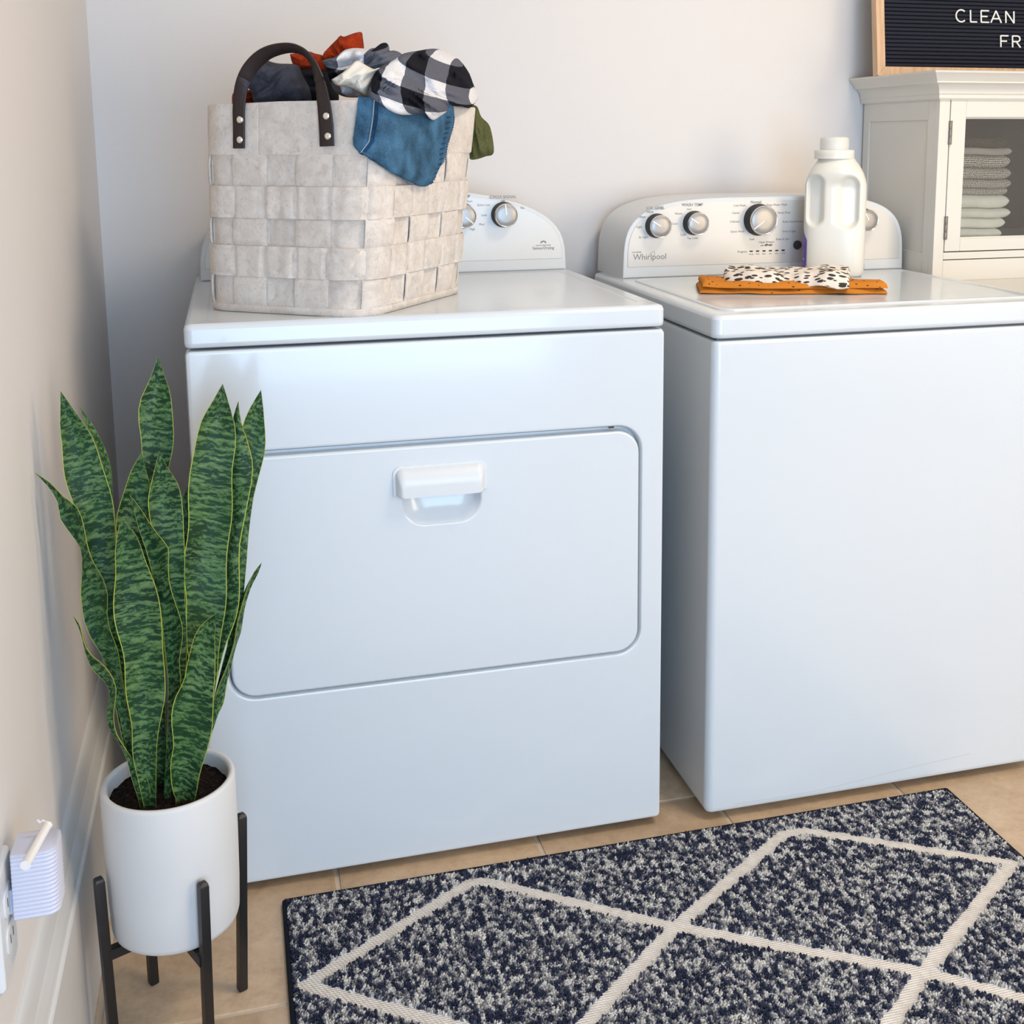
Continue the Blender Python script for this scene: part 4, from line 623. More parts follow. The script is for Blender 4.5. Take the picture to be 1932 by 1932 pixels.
# ------------------------------------------------------------------ felt basket
bcx, bcy, bth, ba, bb_, brc, bzt, bgf, box_, boy_ = BASKET
bz0 = DH
NC, PER = 22, 14
NP = NC*PER
def bring(z, off=0.):
    f = (z-bz0)/(bzt-bz0); gx = 1+(bgf-1)*f
    P = rrect(-ba*gx, ba*gx, -bb_*gx, bb_*gx, brc, 8)
    n8 = 9+4   # start mid way round the near corner (bottom right)
    P = P[n8:]+P[:n8]; P.append(P[0])
    d = [0]
    for i in range(1, len(P)): d.append(d[-1]+math.hypot(P[i][0]-P[i-1][0], P[i][1]-P[i-1][1]))
    t = np.linspace(0, d[-1], NP+1)[:-1]
    X = np.interp(t, d, [p[0] for p in P]); Y = np.interp(t, d, [p[1] for p in P])
    dx = np.roll(X, -1)-np.roll(X, 1); dy = np.roll(Y, -1)-np.roll(Y, 1); ln = np.hypot(dx, dy)
    X = X+dy/ln*off; Y = Y-dx/ln*off
    c, s = math.cos(bth), math.sin(bth)
    return np.stack([bcx+box_*f+c*X-s*Y, bcy+boy_*f+s*X+c*Y, np.full(NP, z)], 1)
bas = thing('felt_basket', 'beige woven felt basket with leather handle heaped with laundry on the dryer', 'basket', (bcx, bcy, bz0))
wob = lambda s, z: .0022*mnoise.noise(Vector((s*.23, z*11, 2)))
rowz = [.9165, .9605, 1.0050, 1.0500, 1.0955, 1.1410]
def sq(x): return max(-1, min(1, 3.0*x))
hgt = .0038
for r in range(5):      # strips that run round
    z0, z1 = rowz[r]-.0019, rowz[r+1]+.0019
    g = G(); V = []
    R4 = [(z0, 0), (z0+.0010, .0012), ((z0+z1)/2, .0016), (z1-.0010, .0012), (z1, 0), (z1, -.0012), (z0, -.0012)]
    lp = []
    offs = [ -hgt*sq(math.sin(PI*(k+.5)/PER))*(1 if (r+k//PER) % 2 == 0 else -1) for k in range(NP)]
    cache = [bring(z) for z, _ in R4]; cn = [bring(z, .01) for z, _ in R4]
    for k in list(range(NP))+[0]:
        lp.append([cache[i][k]+(cn[i][k]-cache[i][k])/.01*(offs[k]+dz+wob(k, r)) for i, (z, dz) in enumerate(R4)])
    # alternate samples are enough between the turns
    g.loft(lp, False, False); g.mk('felt_strip', MT['felt'][r % 3], bas, sharp=40)
zs = []
for r in range(5):
    for q in range(6): zs.append((rowz[r]+(rowz[r+1]-rowz[r])*(q+.5)/6, r, (q+.5)/6))
vz = [(bz0+.0075, None, 0)]+zs+[(1.1475, None, 1)]
VR = [(bring(z), bring(z, .01), r, f, z) for z, r, f in vz]
for k in range(NC):
    g = G(); lp = []
    for A, B, r, f, z in VR:
        if r is None: o = .0004 if f == 0 else .0012
        else: o = hgt*sq(math.sin(PI*f))*(1 if (r+k) % 2 == 0 else -1)
        idx = [k*PER+j for j in range(PER+1)]
        pts = []
        for jj, j in enumerate(idx):
            j %= NP; e = .0012 if 0 < jj < PER else 0.
            P_ = A[j] if 0 < jj < PER else A[j]*1.45-A[(idx[1] if jj == 0 else idx[-2]) % NP]*.45
            pts.append(P_+(B[j]-A[j])/.01*(o+e+.0004+wob(k, z)))
        inn = [p-(B[j % NP]-A[j % NP])/.01*.0022 for p, j in ((pts[0], idx[0]), (pts[-1], idx[-1]))]
        lp.append(pts+[inn[1], inn[0]])
    g.loft(lp); g.mk('felt_strip', MT['felt'][k % 3], bas, sharp=40)
# plain band round the top, meeting at a stitched seam
seam_k = NP-int(.148*NP)+0
g = G(); lp = []
prof = [(1.1440, .0010), (1.1440, .0036), (1.146, .0042), (1.18, .0044), (bzt-.002, .0040), (bzt, .0026), (bzt, -.0010), (bzt-.002, -.0022), (1.15, -.0020)]
ca = [bring(z) for z, _ in prof]; cb = [bring(z, .01) for z, _ in prof]
for q in range(NP+1):
    k = (seam_k+q) % NP
    e = .0 if 0 < q < NP else -.0009
    dip = -.003*max(0, math.cos(2*PI*q/NP*2+1.2))
    lp.append([ca[i][k]+(cb[i][k]-ca[i][k])/.01*(o+(e if o > 0 else 0)+.0015*mnoise.noise(Vector((k*.06, z*8, 1))))+np.array([0, 0, dip if i in (4, 5, 6, 7) else 0]) for i, (z, o) in enumerate(prof)])
g.loft(lp, False, False); g.mk('top_band', MT['felt'][0], bas, sharp=50)
g = G()
for q in range(16):
    z = 1.149+q*.0046; A = bring(z, .0050)[seam_k]; B = bring(z+.0026, .0050)[seam_k]
    g.tube([A, B], .0006, 5)
g.mk('seam_stitching', MT['seam_thread'], bas, kind='stuff')
g = G()
hem = [(bz0, -.002), (bz0, .0022), (bz0+.003, .0040), (bz0+.009, .0040), (bz0+.0115, .0030), (bz0+.0115, -.002)]
ca = [bring(z) for z, _ in hem]; cb = [bring(z, .01) for z, _ in hem]
g.loft([[ca[i][k]+(cb[i][k]-ca[i][k])/.01*o for i, (z, o) in enumerate(hem)] for k in list(range(NP))+[0]], False, False)
g.mk('hem', MT['felt'][1], bas, sharp=50)
g = G(); g.loft([list(bring(bz0+.001, -.004)), list(bring(bz0+.004, -.0050)), list(bring(1.06, -.0052)), list(bring(bzt-.02, -.0052))], True, False)
g.mk('lining', MT['felt'][2], bas)

# handle
HN = Vector((math.sin(bth), -math.cos(bth), 0)); HT = Vector((math.cos(bth), math.sin(bth), 0))
hp = catmull(HANDLE, 5); hs = [90, 90, 86, 70, 50, 37, 30, 31, 42, 64, 82, 90, 90]; hw = [.0205, .0205, .0205, .0205, .022, .023, .024, .024, .024, .0235, .0235, .0240, .0240]
g = G(); lp = []; edge = []
for i, p in enumerate(hp):
    f = i/5; a = int(min(f, 11.999)); t = f-a
    ph = math.radians(hs[a]*(1-t)+hs[a+1]*t); wd = hw[a]*(1-t)+hw[a+1]*t
    tg = (hp[min(i+1, len(hp)-1)]-hp[max(i-1, 0)]).normalized()
    nn = (HN-tg*HN.dot(tg)).normalized(); b = nn.cross(tg).normalized()
    wv = math.cos(ph)*nn+math.sin(ph)*b; tv = wv.cross(tg).normalized()
    if tv.dot(HN) < 0 and math.sin(ph) > .9: tv = -tv
    h = .0018
    base = p+HN*.0042
    lp.append([base+wv*(wd/2*x)+tv*(h*y) for x, y in ((-1, -.5), (-1, .5), (-.9, 1), (.9, 1), (1, .5), (1, -.5), (.9, -1), (-.9, -1))])
    edge.append((base, wv, tv, wd, tg))
g.loft(lp); hand = g.mk('handle', MT['leather'], bas, sharp=50)
g = G()
for sgn in (-1, 1):
    for i in range(len(edge)-1):
        for q in (.0, .5):
            p = edge[i][0].lerp(edge[i+1][0], q); n_ = edge[i][0].lerp(edge[i+1][0], q+.28)
            b, wv, tv, wd, tg = edge[i]
            for s2 in (-1, 1): g.tube([p+wv*sgn*wd*.40+tv*s2*.0019, n_+wv*sgn*wd*.40+tv*s2*.0019], .00045, 4)
g.mk('stitching', MT['stitch'], hand, kind='stuff')
for k, p in enumerate(RIVETS):
    c = Vector(p)+HN*.0010
    a = HT; b = Vector((0, 0, 1)); g = G(); rr = .0056
    g.loft([[c+HN*h+(rr*s)*(math.cos(t)*a+math.sin(t)*b) for t in [2*PI*q/20 for q in range(20)]] for s, h in ((1, 0), (1.02, .0012), (.9, .0026), (.6, .0034), (.25, .0037))])
    g.mk('rivet', MT['chrome'], hand, sharp=70)

# ------------------------------------------------------------------ laundry in the basket
def blob(name, key, mats, tf, tb, label, cat, A=.006, fr=(26, 26), rot=0., uvrot=0., uvs=.078, uvo=(0, 0), group=None, merge=None, power=.5, seed=0, n=84, shift=0.):
    flat, cen, uvx = BLOBS[key]
    P = [Vector(flat[i:i+3]) for i in range(0, len(flat), 3)]
    P2 = catmull(P+[P[0]], 4)[:-1]; d = [0]
    for i in range(1, len(P2)+1): d.append(d[-1]+(P2[i % len(P2)]-P2[i-1]).length)
    tt = np.linspace(0, d[-1], n+1)[:-1]
    X, Y, Z = (np.interp(tt, d, [p[q] for p in P2]+[P2[0][q]]) for q in range(3))
    cx, cy, cz = cen; g = merge or G(); loops = []; U = []
    SS = [.05, .13, .21, .29, .37, .45, .53, .61, .69, .77, .84, .90, .95, .985, 1.0]
    for side, seq, T in ((-1, SS, tf), (1, SS[-2::-2], tb)):
        for s in seq:
            lp = []
            for k in range(n):
                x = cx+(X[k]-cx)*s; z = cz+(Z[k]-cz)*s
                pr = max(0, 1-s**2.6)**power
                c_, s_ = math.cos(rot), math.sin(rot); a = x*c_+z*s_; b = -x*s_+z*c_
                q = Vector((a*fr[0], b*fr[1], seed))
                wx = mnoise.noise(q*.6+Vector((9, 2, 1)))*1.1
                r1 = 1-2*abs(mnoise.noise(q+Vector((wx, wx, 0)))); r2 = 1-2*abs(mnoise.noise(q*2.1+Vector((4, wx, 7))))
                cq = b*fr[1]*1.05+1.5*wx+.6*mnoise.noise(Vector((a*14, b*14, seed+3)))
                cr_ = (1-abs(math.sin(PI*cq)))**3*max(0, .35+mnoise.noise(Vector((a*16, b*10, seed+8))))
                f = (A*(1.5*r1+.6*r2)+A*1.9*cr_-A*.9)*min(1, (1-s)*6); m0_ = T*pr if side < 0 else -T*pr
                y = cy+(Y[k]-cy)*s; m_ = T*pr+f if side < 0 else -T*pr
                x0_, z0_ = x, z; x -= .24*m_; y -= .96*m_; z -= .05*m_
                # ripples along the outline too
                lp.append((x, y, z))
                # cloth lies round the bulge: stretch the pattern with depth
                U.append((uvx[0]+uvx[1]*x0_+uvx[2]*z0_+.9*uvx[1]*(m0_-T)*.35, uvx[3]+uvx[4]*x0_+uvx[5]*z0_+uvx[5]*(m0_-T)*.3) if uvx else (x0_, z0_))
            loops.append(lp)
    g.loft(loops, True, True, U=U)
    if merge is not None: return g
    o = g.mk(name, mats, useuv=True, sharp=180)
    return tag(o, label, cat, group)
blob('fleece_garment', 'grey', MT['greyknit'], .060, .05, 'dark grey fleece garment bundled under the basket handle', 'clothing', A=.013, fr=(12, 34), rot=.7)
blob('dark_garment', 'black', MT['blackcloth'], .04, .04, 'black cloth tucked between grey fleece and plaid shirt', 'clothing', A=.008, fr=(18, 40))
gr = G(); blob('', 'rust_a', None, .05, .03, '', '', A=.009, fr=(16, 30), rot=-.5, merge=gr, seed=1)
blob('', 'rust_b', None, .035, .03, '', '', A=.011, fr=(34, 12), rot=.5, merge=gr, seed=2, power=.7)
blob('velvet_garment', 'rust_c', MT['rustcloth'], .04, .04, 'small bit of rust cloth peeping over the left rim of the basket', 'clothing', A=.006, fr=(20, 40), seed=3)
tag(gr.mk('sweater', MT['rustcloth'], useuv=True, sharp=180), 'rust orange velvety garment standing up at the back of the basket', 'clothing')
gp = G()
blob('', 'plaid_l', None, .045, .06, '', '', A=.016, fr=(22, 36), rot=.5, uvrot=-.15, uvs=.082, uvo=(.30, .12), merge=gp, seed=4)
blob('', 'plaid_r', None, .065, .06, '', '', A=.019, fr=(9, 36), rot=-.40, uvrot=.22+PI, uvs=.084, uvo=(PUX, PUY), merge=gp, seed=5)
tag(gp.mk('plaid_shirt', MT['plaid'], useuv=True, sharp=180), 'black and white buffalo plaid shirt heaped over the basket rim', 'clothing')
blob('cotton_garment', 'cream', MT['cream'], .018, .02, 'plain cream cloth bunched beside the plaid shirt', 'clothing', A=.009, fr=(20, 44), rot=.6, seed=6)
blob('linen_garment', 'olive', MT['olive'], .018, .012, 'olive green cloth hanging over the far right rim of the basket', 'clothing', A=.006, fr=(60, 10), seed=8, power=.7)

# jeans: sheet that follows the basket side
g = G(); rows = []
for r in JEANS: rows.append(catmull([r[i:i+3] for i in range(0, len(r), 3)], 3))
cols = list(zip(*rows)); cols = [catmull(c, 3) for c in cols]; rows = list(zip(*cols))
nr, ncl = len(rows), len(rows[0]); lp = []
sm = [Vector(p) for p in SEAM]
def jn(i, j):
    a = rows[min(i+1, nr-1)][j]-rows[max(i-1, 0)][j]; b = rows[i][min(j+1, ncl-1)]-rows[i][max(j-1, 0)]
    n_ = a.cross(b); n_ = n_.normalized() if n_.length > 1e-9 else Vector((0, -1, 0))
    return -n_ if n_.y > 0 else n_
for i in range(nr):
    f_, b_ = [], []
    for j in range(ncl):
        p = rows[i][j]; n_ = jn(i, j); v = i/(nr-1); u = j/(ncl-1)
        e = min(1, min(u, 1-u, 1-v)*9); e = math.sqrt(max(e, 0))
        band = -.0035*max(0, min(1, (.105+.04*v-u)*18))
        fo = .0025*mnoise.noise(Vector((u*5+v*2, v*4, 1)))+.0012*mnoise.noise(Vector((u*14, v*11, 3)))
        f_.append(p+n_*(.0015+.0040*e+band+fo*e)); b_.append(p-n_*.0045*e)
    lp.append(f_+b_[::-1])
g.loft(lp); jo = g.mk('jeans', MT['denim'], sharp=60); tag(jo, 'folded blue denim jeans hanging over the front rim of the basket', 'clothing')
g = G()
sd = catmull(SEAM, 6)
for i in range(0, len(sd)-1, 1):
    d = sd[min(i+1, len(sd)-1)]-sd[i]; n_ = Vector((-.75, -.66, 0)); n_ = Vector((HN.x*.6+.2, -1, 0)).normalized()
    g.tube([sd[i]+n_*.0030, sd[i]+d*.75+n_*.0030], .00048, 4)
g.mk('stitching', MT['seam_thread'], jo, kind='stuff')
g = G(); gd = G()
for i in range(6, nr-1):
    j = ncl-2; p = rows[i][j]; q = rows[i+1][j]; n_ = jn(i, j)
    gd.tube([p+n_*.0042, p.lerp(q, .7)+n_*.0042], .0007, 4)
    if i % 2 == 0:
        k = ncl-4; r2 = rows[i][k-2]; n2 = jn(i, k); gd.tube([rows[i][k]+n2*.0055, r2+n2*.0057], .0009, 5)
for i in range(4, len(sd)-2, 2):
    n_ = Vector((HN.x*.6+.2, -1, 0)).normalized(); gd.tube([sd[i]+HT*.003+n_*.0022, sd[i]+HT*.0085+n_*.0018], .0011, 5)
gd.mk('seam_puckers', MT['denim_dark'], jo, kind='stuff')
# ------------------------------------------------------------------ detergent jug
JX, JY, JZ = 1.438, .440, WH+.0008
jug = thing('detergent_jug', 'white plastic detergent jug with clear cap on the washer lid', 'bottle', (JX, JY, JZ))
ja, jb = .0620, .0400
JP = [(0, .86), (.0015, .92), (.005, .965), (.012, .99), (.03, 1), (.12, 1), (.17, 1.0), (.186, .995), (.198, .955), (.210, .885), (.220, .80), (.228, .715), (.234, .635), (.2375, .60), (.2385, .575), (.2405, .565)]
NZ = 84; NTH = 112
zz = np.linspace(0, .2405, NZ); zz[:6] = [0, .0015, .004, .008, .013, .019]; zz = np.sort(zz)
sc = np.interp(zz, [p[0] for p in JP], [p[1] for p in JP])
def sst(a, b, x): t = max(0, min(1, (x-a)/(b-a))); return t*t*(3-2*t)
def jpoint(t, z, s):
    e = 2/3.0 if z < .19 else 2/(3.0-1.0*min(1, (z-.19)/.045)); c_, s_ = math.cos(t), math.sin(t)
    neck = sst(.18, .238, z)
    hx = ja*s; hy = jb*(s if z < .02 else 1-(1-min(s*1.0, 1))*.55) if z < .18 else jb*(1-(1-s)*.15)*(1-neck)+neck*ja*s*1.0
    x = hx*math.copysign(abs(c_)**e, c_); y = hy*math.copysign(abs(s_)**e, s_)
    if s_ < 0:      # two finger recesses either side of the grip
        u = x/ja; d = 0.
        for (u0, u1, z0, z1) in ((-.93, -.36, .103, .207), (.08, .78, .098, .206)):
            uu = abs(u-(u0+u1)/2)/((u1-u0)/2); vv = abs(z-(z0+z1)/2)/((z1-z0)/2); a_ = uu*(u1-u0)*ja/2; b_ = vv*(z1-z0)/2
            r_ = (u1-u0)*ja/2; q = max(0, b_-((z1-z0)/2-r_)); d = max(d, 1-sst(.62, 1.06, math.hypot(a_, q)/r_))
        y += .0150*d
    return x, y
g = G(); loops = []
cr, sr = math.cos(-.50), math.sin(-.50)
for z, s in zip(zz, sc):
    lp = []
    for k in range(NTH):
        x, y = jpoint(2*PI*k/NTH, z, s); lp.append((JX+x*cr-y*sr, JY+x*sr+y*cr, JZ+z))
    loops.append(lp)
g.loft(loops); g.mk('bottle_body', MT['jug'], jug, sharp=180)
g = G(); nx = JX-.006
g.lathe((nx, JY, JZ), [(.0375, .2385), (.0400, .2395), (.0404, .243), (.0398, .2455), (.0402, .247), (.0402, .2545), (.0390, .2565), (.030, .2570)], n=56); g.mk('collar', MT['jug'], jug, sharp=40)
g = G(); g.lathe((nx, JY, JZ), [(.0292, .2565), (.0292, .2745), (.0286, .2795), (.0262, .2825), (.020, .2832), (.0005, .2836)], n=56, caps=True)
g.mk('cap', MT['cap'], jug, sharp=50)
g = G(); lp = []
for i in range(13):     # wrap-round label on the far side, its edge showing at the left
    z = .012+.083*i/12; row = []
    a0 = PI*1.20 if z < .075 else PI*1.20-(z-.075)/.02*PI*.16
    for j in range(25):
        t = a0-(j/24)*(a0-.15)
        x, y = jpoint(t, z, 1.0); x *= 1.012; y *= 1.018
        row.append((JX+x*cr-y*sr, JY+x*sr+y*cr, JZ+z))
    lp.append(row)
g.loft(lp, False, False, closed=False); g.mk('label', MT['label'], jug, sharp=180, label='purple printed label wrapping round the side')

# ------------------------------------------------------------------ folded cloths on the washer
def slabcloth(g, o, ang, L, D, z0f, th, nu=64, nv=14, sag=None, amp=.003, seed=0, uvs=1.):
    """closed wavy slab: u along length, v along depth, z0f(u,v)=underside"""
    c, s = math.cos(ang), math.sin(ang); top, bot, U = [], [], []
    def pos(u, v):
        a = L*u; b = D(u)[0]+(D(u)[1]-D(u)[0])*v
        return a, b
    loops = []
    for i in range(nu+1):
        u = i/nu; lp = []; ring = []
        for j in range(nv+1): ring.append((j/nv, 1))
        for j in range(nv, -1, -1): ring.append((j/nv, 0))
        for v, tp in ring:
            a, b = pos(u, v)
            e = min(1, min(v, 1-v)*nv/2.2)**.5 if 0 < v < 1 else 0
            eu = min(1, min(u, 1-u)*40+.62)
            zb = z0f(u, v); t = th(u, v)*(.12+.88*e)*eu
            wv = amp*mnoise.noise(Vector((a*28, b*40, seed)))*e
            z = zb+(t+wv if tp else th(u, v)*(1-e)*.5*.5)
            wob_ = .004*mnoise.noise(Vector((a*20, seed+v*2, 4)))
            lp.append((o[0]+c*a-s*(b+wob_), o[1]+s*a+c*(b+wob_), z)); U.append((a*uvs, (b+(.0 if tp else -.05)+z*1.2)*uvs))
        loops.append(lp)
    return g.loft(loops, True, True, U=U)
LZ = WH+.0008
mo = (1.061, .236); ma = math.atan2(-.1025, .318)
g = G(); ml = .338
nz = lambda u, k: mnoise.noise(Vector((u*6, k, 1)))
front = lambda u, k: -.004+.010*math.sin(PI*u)*0+.004*nz(u, k)-.006*math.exp(-((u-.38)/.10)**2)
for k, (z, t, d0, d1) in enumerate(((0, .0112, 0, .125), (.0092, .0108, .004, .122))):
    end = lambda u, k=k: .0030*math.exp(-u*14)*(k+.6)+.0016*math.exp(-(1-u)*12)*(k)
    slabcloth(g, (mo[0]+(.004*k), mo[1]+(.002*(-1)**k)), ma+(.010*(k-1)), ml*(1-.012*k), lambda u, k=k, d0=d0, d1=d1: (d0+front(u, k), d1-.060*sst(.62, 1, u)), lambda u, v, z=z, k=k, end=end: LZ+z+end(u)*.7+.0015*max(0, nz(u, k+5)), lambda u, v, t=t, end=end: t+end(u)*.35, seed=k*3, amp=.0042)
tag(g.mk('folded_garment', MT['mustard'], useuv=True, sharp=60), 'mustard orange folded cloth with tiny dark dots lying on the washer', 'clothing', 'folded clothes on the washer')
g = G(); so = (1.112, .262); sa = math.atan2(-.118, .205)
def sth(u, v): return .011+.010*sst(.0, .35, v)*(.6+.5*math.exp(-((u-.82)/.16)**2)+.35*math.exp(-((u-.10)/.12)**2))
def szb(u, v): return LZ+.0195-.009*(1-sst(0, .16, v))*(.75+.5*mnoise.noise(Vector((u*7, 1, 2))))
def sD(u): return (-.014+.006*mnoise.noise(Vector((u*9, 5, 1)))+.034*math.exp(-u*8)+.024*math.exp(-((u-.56)/.12)**2)+.03*max(0, u-.92)*6*.1, .118-.02*sst(.85, 1, u))
slabcloth(g, so, sa, .232, sD, szb, sth, nu=70, nv=20, amp=.0085, seed=11)
tag(g.mk('folded_garment', MT['spotted'], useuv=True, sharp=70), 'cream cloth with black spots folded on top of the mustard cloth', 'clothing', 'folded clothes on the washer')

# ------------------------------------------------------------------ cabinet with glass door
KX0, KX1, KY0, KY1 = 1.655, 2.42, .414, .722
KT = 1.2465
cab = thing('display_cabinet', 'cream painted cabinet with a glass door holding folded towels', 'cabinet', ((KX0+KX1)/2, .57, 0))
M_ = MT['cabinet']; g = G()
# left side: stiles, rails and recessed panel
zb = .868
g.box((KX0, KY1-.026, zb), (KX0+.018, KY1, KT), .001); g.box((KX0, KY0+.018, zb), (KX0+.018, KY0+.042, KT), .001)
g.box((KX0, KY0+.042, 1.2035), (KX0+.018, KY1-.026, KT)); g.box((KX0, KY0+.042, zb), (KX0+.018, KY1-.026, .925))
g.box((KX0+.0035, KY0+.042, .925), (KX0+.012, KY1-.026, 1.2035))
g.mk('side_panel', M_, cab, smooth=False)
g = G(); g.box((KX0, KY0, zb), (KX0+.0245, KY0+.018, KT), .0012); g.mk('stile', M_, cab, sharp=40)
g = G(); g.box((KX1-.0245, KY0, zb), (KX1, KY0+.018, KT), .0012); g.box((KX1-.018, KY0+.018, zb), (KX1, KY1, KT)); g.mk('side_panel', M_, cab, smooth=False)
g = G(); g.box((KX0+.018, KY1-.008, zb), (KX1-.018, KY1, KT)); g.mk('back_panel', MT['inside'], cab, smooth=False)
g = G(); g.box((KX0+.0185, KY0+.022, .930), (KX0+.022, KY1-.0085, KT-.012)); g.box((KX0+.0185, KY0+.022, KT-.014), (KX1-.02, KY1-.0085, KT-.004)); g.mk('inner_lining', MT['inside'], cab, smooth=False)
g = G(); g.box((KX0+.0185, KY0+.020, .936), (KX1-.018, KY1-.0085, .9505)); g.mk('shelf', M_, cab, smooth=False)
g = G(); g.box((KX0+.0250, KY0+.001, .9135), (KX1-.0250, KY0+.018, .9285), .001); g.mk('rail', M_, cab, sharp=40)
g = G(); g.box((KX0+.0250, KY0+.001, zb), (KX1-.0250, KY0+.018, .9118), .001); g.mk('rail', M_, cab, sharp=40)
g = G(); g.box((KX0+.0250, KY0+.001, KT-.001), (KX1-.025, KY0+.018, KT+.002)); g.mk('rail', M_, cab, smooth=False)
# crown
cp = [(1.2435, .004), (1.2470, .0065), (1.2535, .0065), (1.2560, .0085), (1.2600, .0090), (1.2660, .0105), (1.2720, .0145), (1.2760, .0205), (1.2770, .0240), (1.2800, .0240), (1.2812, .0250), (1.2870, .0290), (1.2940, .0345), (1.2965, .0375), (1.3000, .0385), (1.3012, .0360)]
g = G(); g.loft([[(KX0-o, KY0-o, z), (KX1+o, KY0-o, z), (KX1+o, KY1+.004, z), (KX0-o, KY1+.004, z)] for z, o in cp]); g.mk('crown_moulding', M_, cab, sharp=28)
# wider lower part the upper part stands on
g = G(); g.box((KX0+.001, .20, .0), (KX1, KY1, .846), .002); g.box((KX0+.001, .185, .846), (KX1+.015, KY1, .868), .003); g.mk('base_unit', M_, cab, sharp=40)
# door
dx0, dx1, dz0, dz1 = KX0+.0262, KX0+.0262+.352, .9305, KT-.0018
d1 = G(); y0, y1 = KY0-.0005, KY0+.0175; sw = .0365; gz0, gz1 = .956, 1.2085
door2 = (lambda: (d1.box((dx0, y0, dz0), (dx0+sw, y1, dz1), .0012), d1.mk('glass_door', M_, cab, sharp=40))[1])()
g = G(); g.box((dx1-sw, y0, dz0), (dx1, y1, dz1), .0012); g.mk('door_stile', M_, door2, sharp=40)
g = G(); g.box((dx0+sw, y0, gz1), (dx1-sw, y1, dz1), .0012); g.mk('door_rail', M_, door2, sharp=40)
g = G(); g.box((dx0+sw, y0, dz0), (dx1-sw, y1, gz0), .0012); g.mk('door_rail', M_, door2, sharp=40)
g = G()
O2 = lambda e, y: xz(rrect(dx0+sw+e-.001, dx1-sw-e+.001, gz0+e-.001, gz1-e+.001, .0006, 1), y)
g.loft([O2(0, y0+.0015), O2(.0045, y0+.006), O2(.0045, y0+.010), O2(0, y0+.010)], False, False); g.mk('glazing_bead', M_, door2, smooth=False)
g = G(); g.box((dx0+sw-.001, y0+.0105, gz0-.001), (dx1-sw+.001, y0+.0130, gz1+.001)); g.mk('pane', MT['glass'], door2, smooth=False)
for hz in (1.1765, .9800):
    g = G(); hx = dx0-.0008
    for k in range(3):
        g.lathe((hx, KY0-.002, hz-.024+k*.0163), [(.0028, 0), (.0031, .0008), (.0031, .0148), (.0028, .0156)], n=12)
    g.box((hx, KY0-.0020, hz-.0235), (hx+.0052, KY0-.0003, hz+.0245)); g.mk('hinge', MT['hinge'], door2, sharp=40)
# right hand door of the pair
e0 = dx1+.003; e1 = KX1-.027
g = G(); g.box((e0, y0, dz0), (e0+sw, y1, dz1)); g.box((e1-sw, y0, dz0), (e1, y1, dz1)); g.box((e0+sw, y0, gz1), (e1-sw, y1, dz1)); g.box((e0+sw, y0, dz0), (e1-sw, y1, gz0))
door3 = g.mk('glass_door', M_, cab, smooth=False)
g = G(); g.box((e0+sw-.001, y0+.0105, gz0-.001), (e1-sw+.001, y0+.013, gz1+.001)); g.mk('pane', MT['glass'], door3, smooth=False)
# towels
TB = [.9512, .9750, .9975, 1.0175, 1.0465, 1.0610, 1.0790, 1.1030, 1.1305, 1.1455, 1.1685]
TX = [1.838, 1.848, 1.855, 1.853, 1.850, 1.853, 1.854, 1.853, 1.850, 1.838]
TMt = ['towel_cream']*4+['knit_dot']*4+['towel_taupe', 'knit_dark']
TL = ['thick cream towel at the very bottom of the towel stack', 'second cream towel from the bottom of the stack', 'third cream towel from the bottom of the stack', 'cream towel directly under the dotted knit cloths',
      'thin dotted knit cloth lying on the cream towels', 'dotted knit cloth, second lowest of the four dotted ones', 'dotted knit cloth, second highest of the four dotted ones', 'dotted knit cloth directly under the plain taupe cloth',
      'plain taupe cloth under the dark knit cloth in the cabinet', 'charcoal knit cloth on top of the towel stack']
for k in range(10):
    z0, z1 = TB[k]+.0002, TB[k+1]-.0002; x1 = TX[k]; x0 = KX0+.024; g = G(); loops = []; U = []; t = z1-z0
    nu = 22; ys, ye = .442+.004*math.sin(k*2.1), .66
    for i in range(nu+1):
        u = i/nu; x = x0+(x1-x0)*(1-(1-u)**1.6); e = min(1, ((x1-x)/(t*.55)))if x1 > x else 0
        hh = t/2*math.sqrt(max(0, 1-(1-e)**2))*.96+.0006
        wv = .0022*math.sin(u*5+1.3)*math.sin(PI*min(1, u*1.0)); zc_ = (z0+z1)/2+wv*.9
        lp = []
        for a in range(12):
            q = PI/2+PI*a/11; lp.append((x, ys+hh+math.cos(q)*hh+.002*mnoise.noise(Vector((u*4, a*.3, k))), zc_+math.sin(q)*hh)); U.append((x, a*.0030+k*.1))
        lp += [(x, ye, zc_-hh), (x, ye, zc_+hh)]; U += [(x, .05+k*.1), (x, .06+k*.1)]
        loops.append(lp)
    g.loft(loops, True, True, U=U)
    tag(g.mk('folded_towel', MT[TMt[k]], useuv=True, sharp=60), TL[k], 'towel', 'folded towels stacked behind the glass')

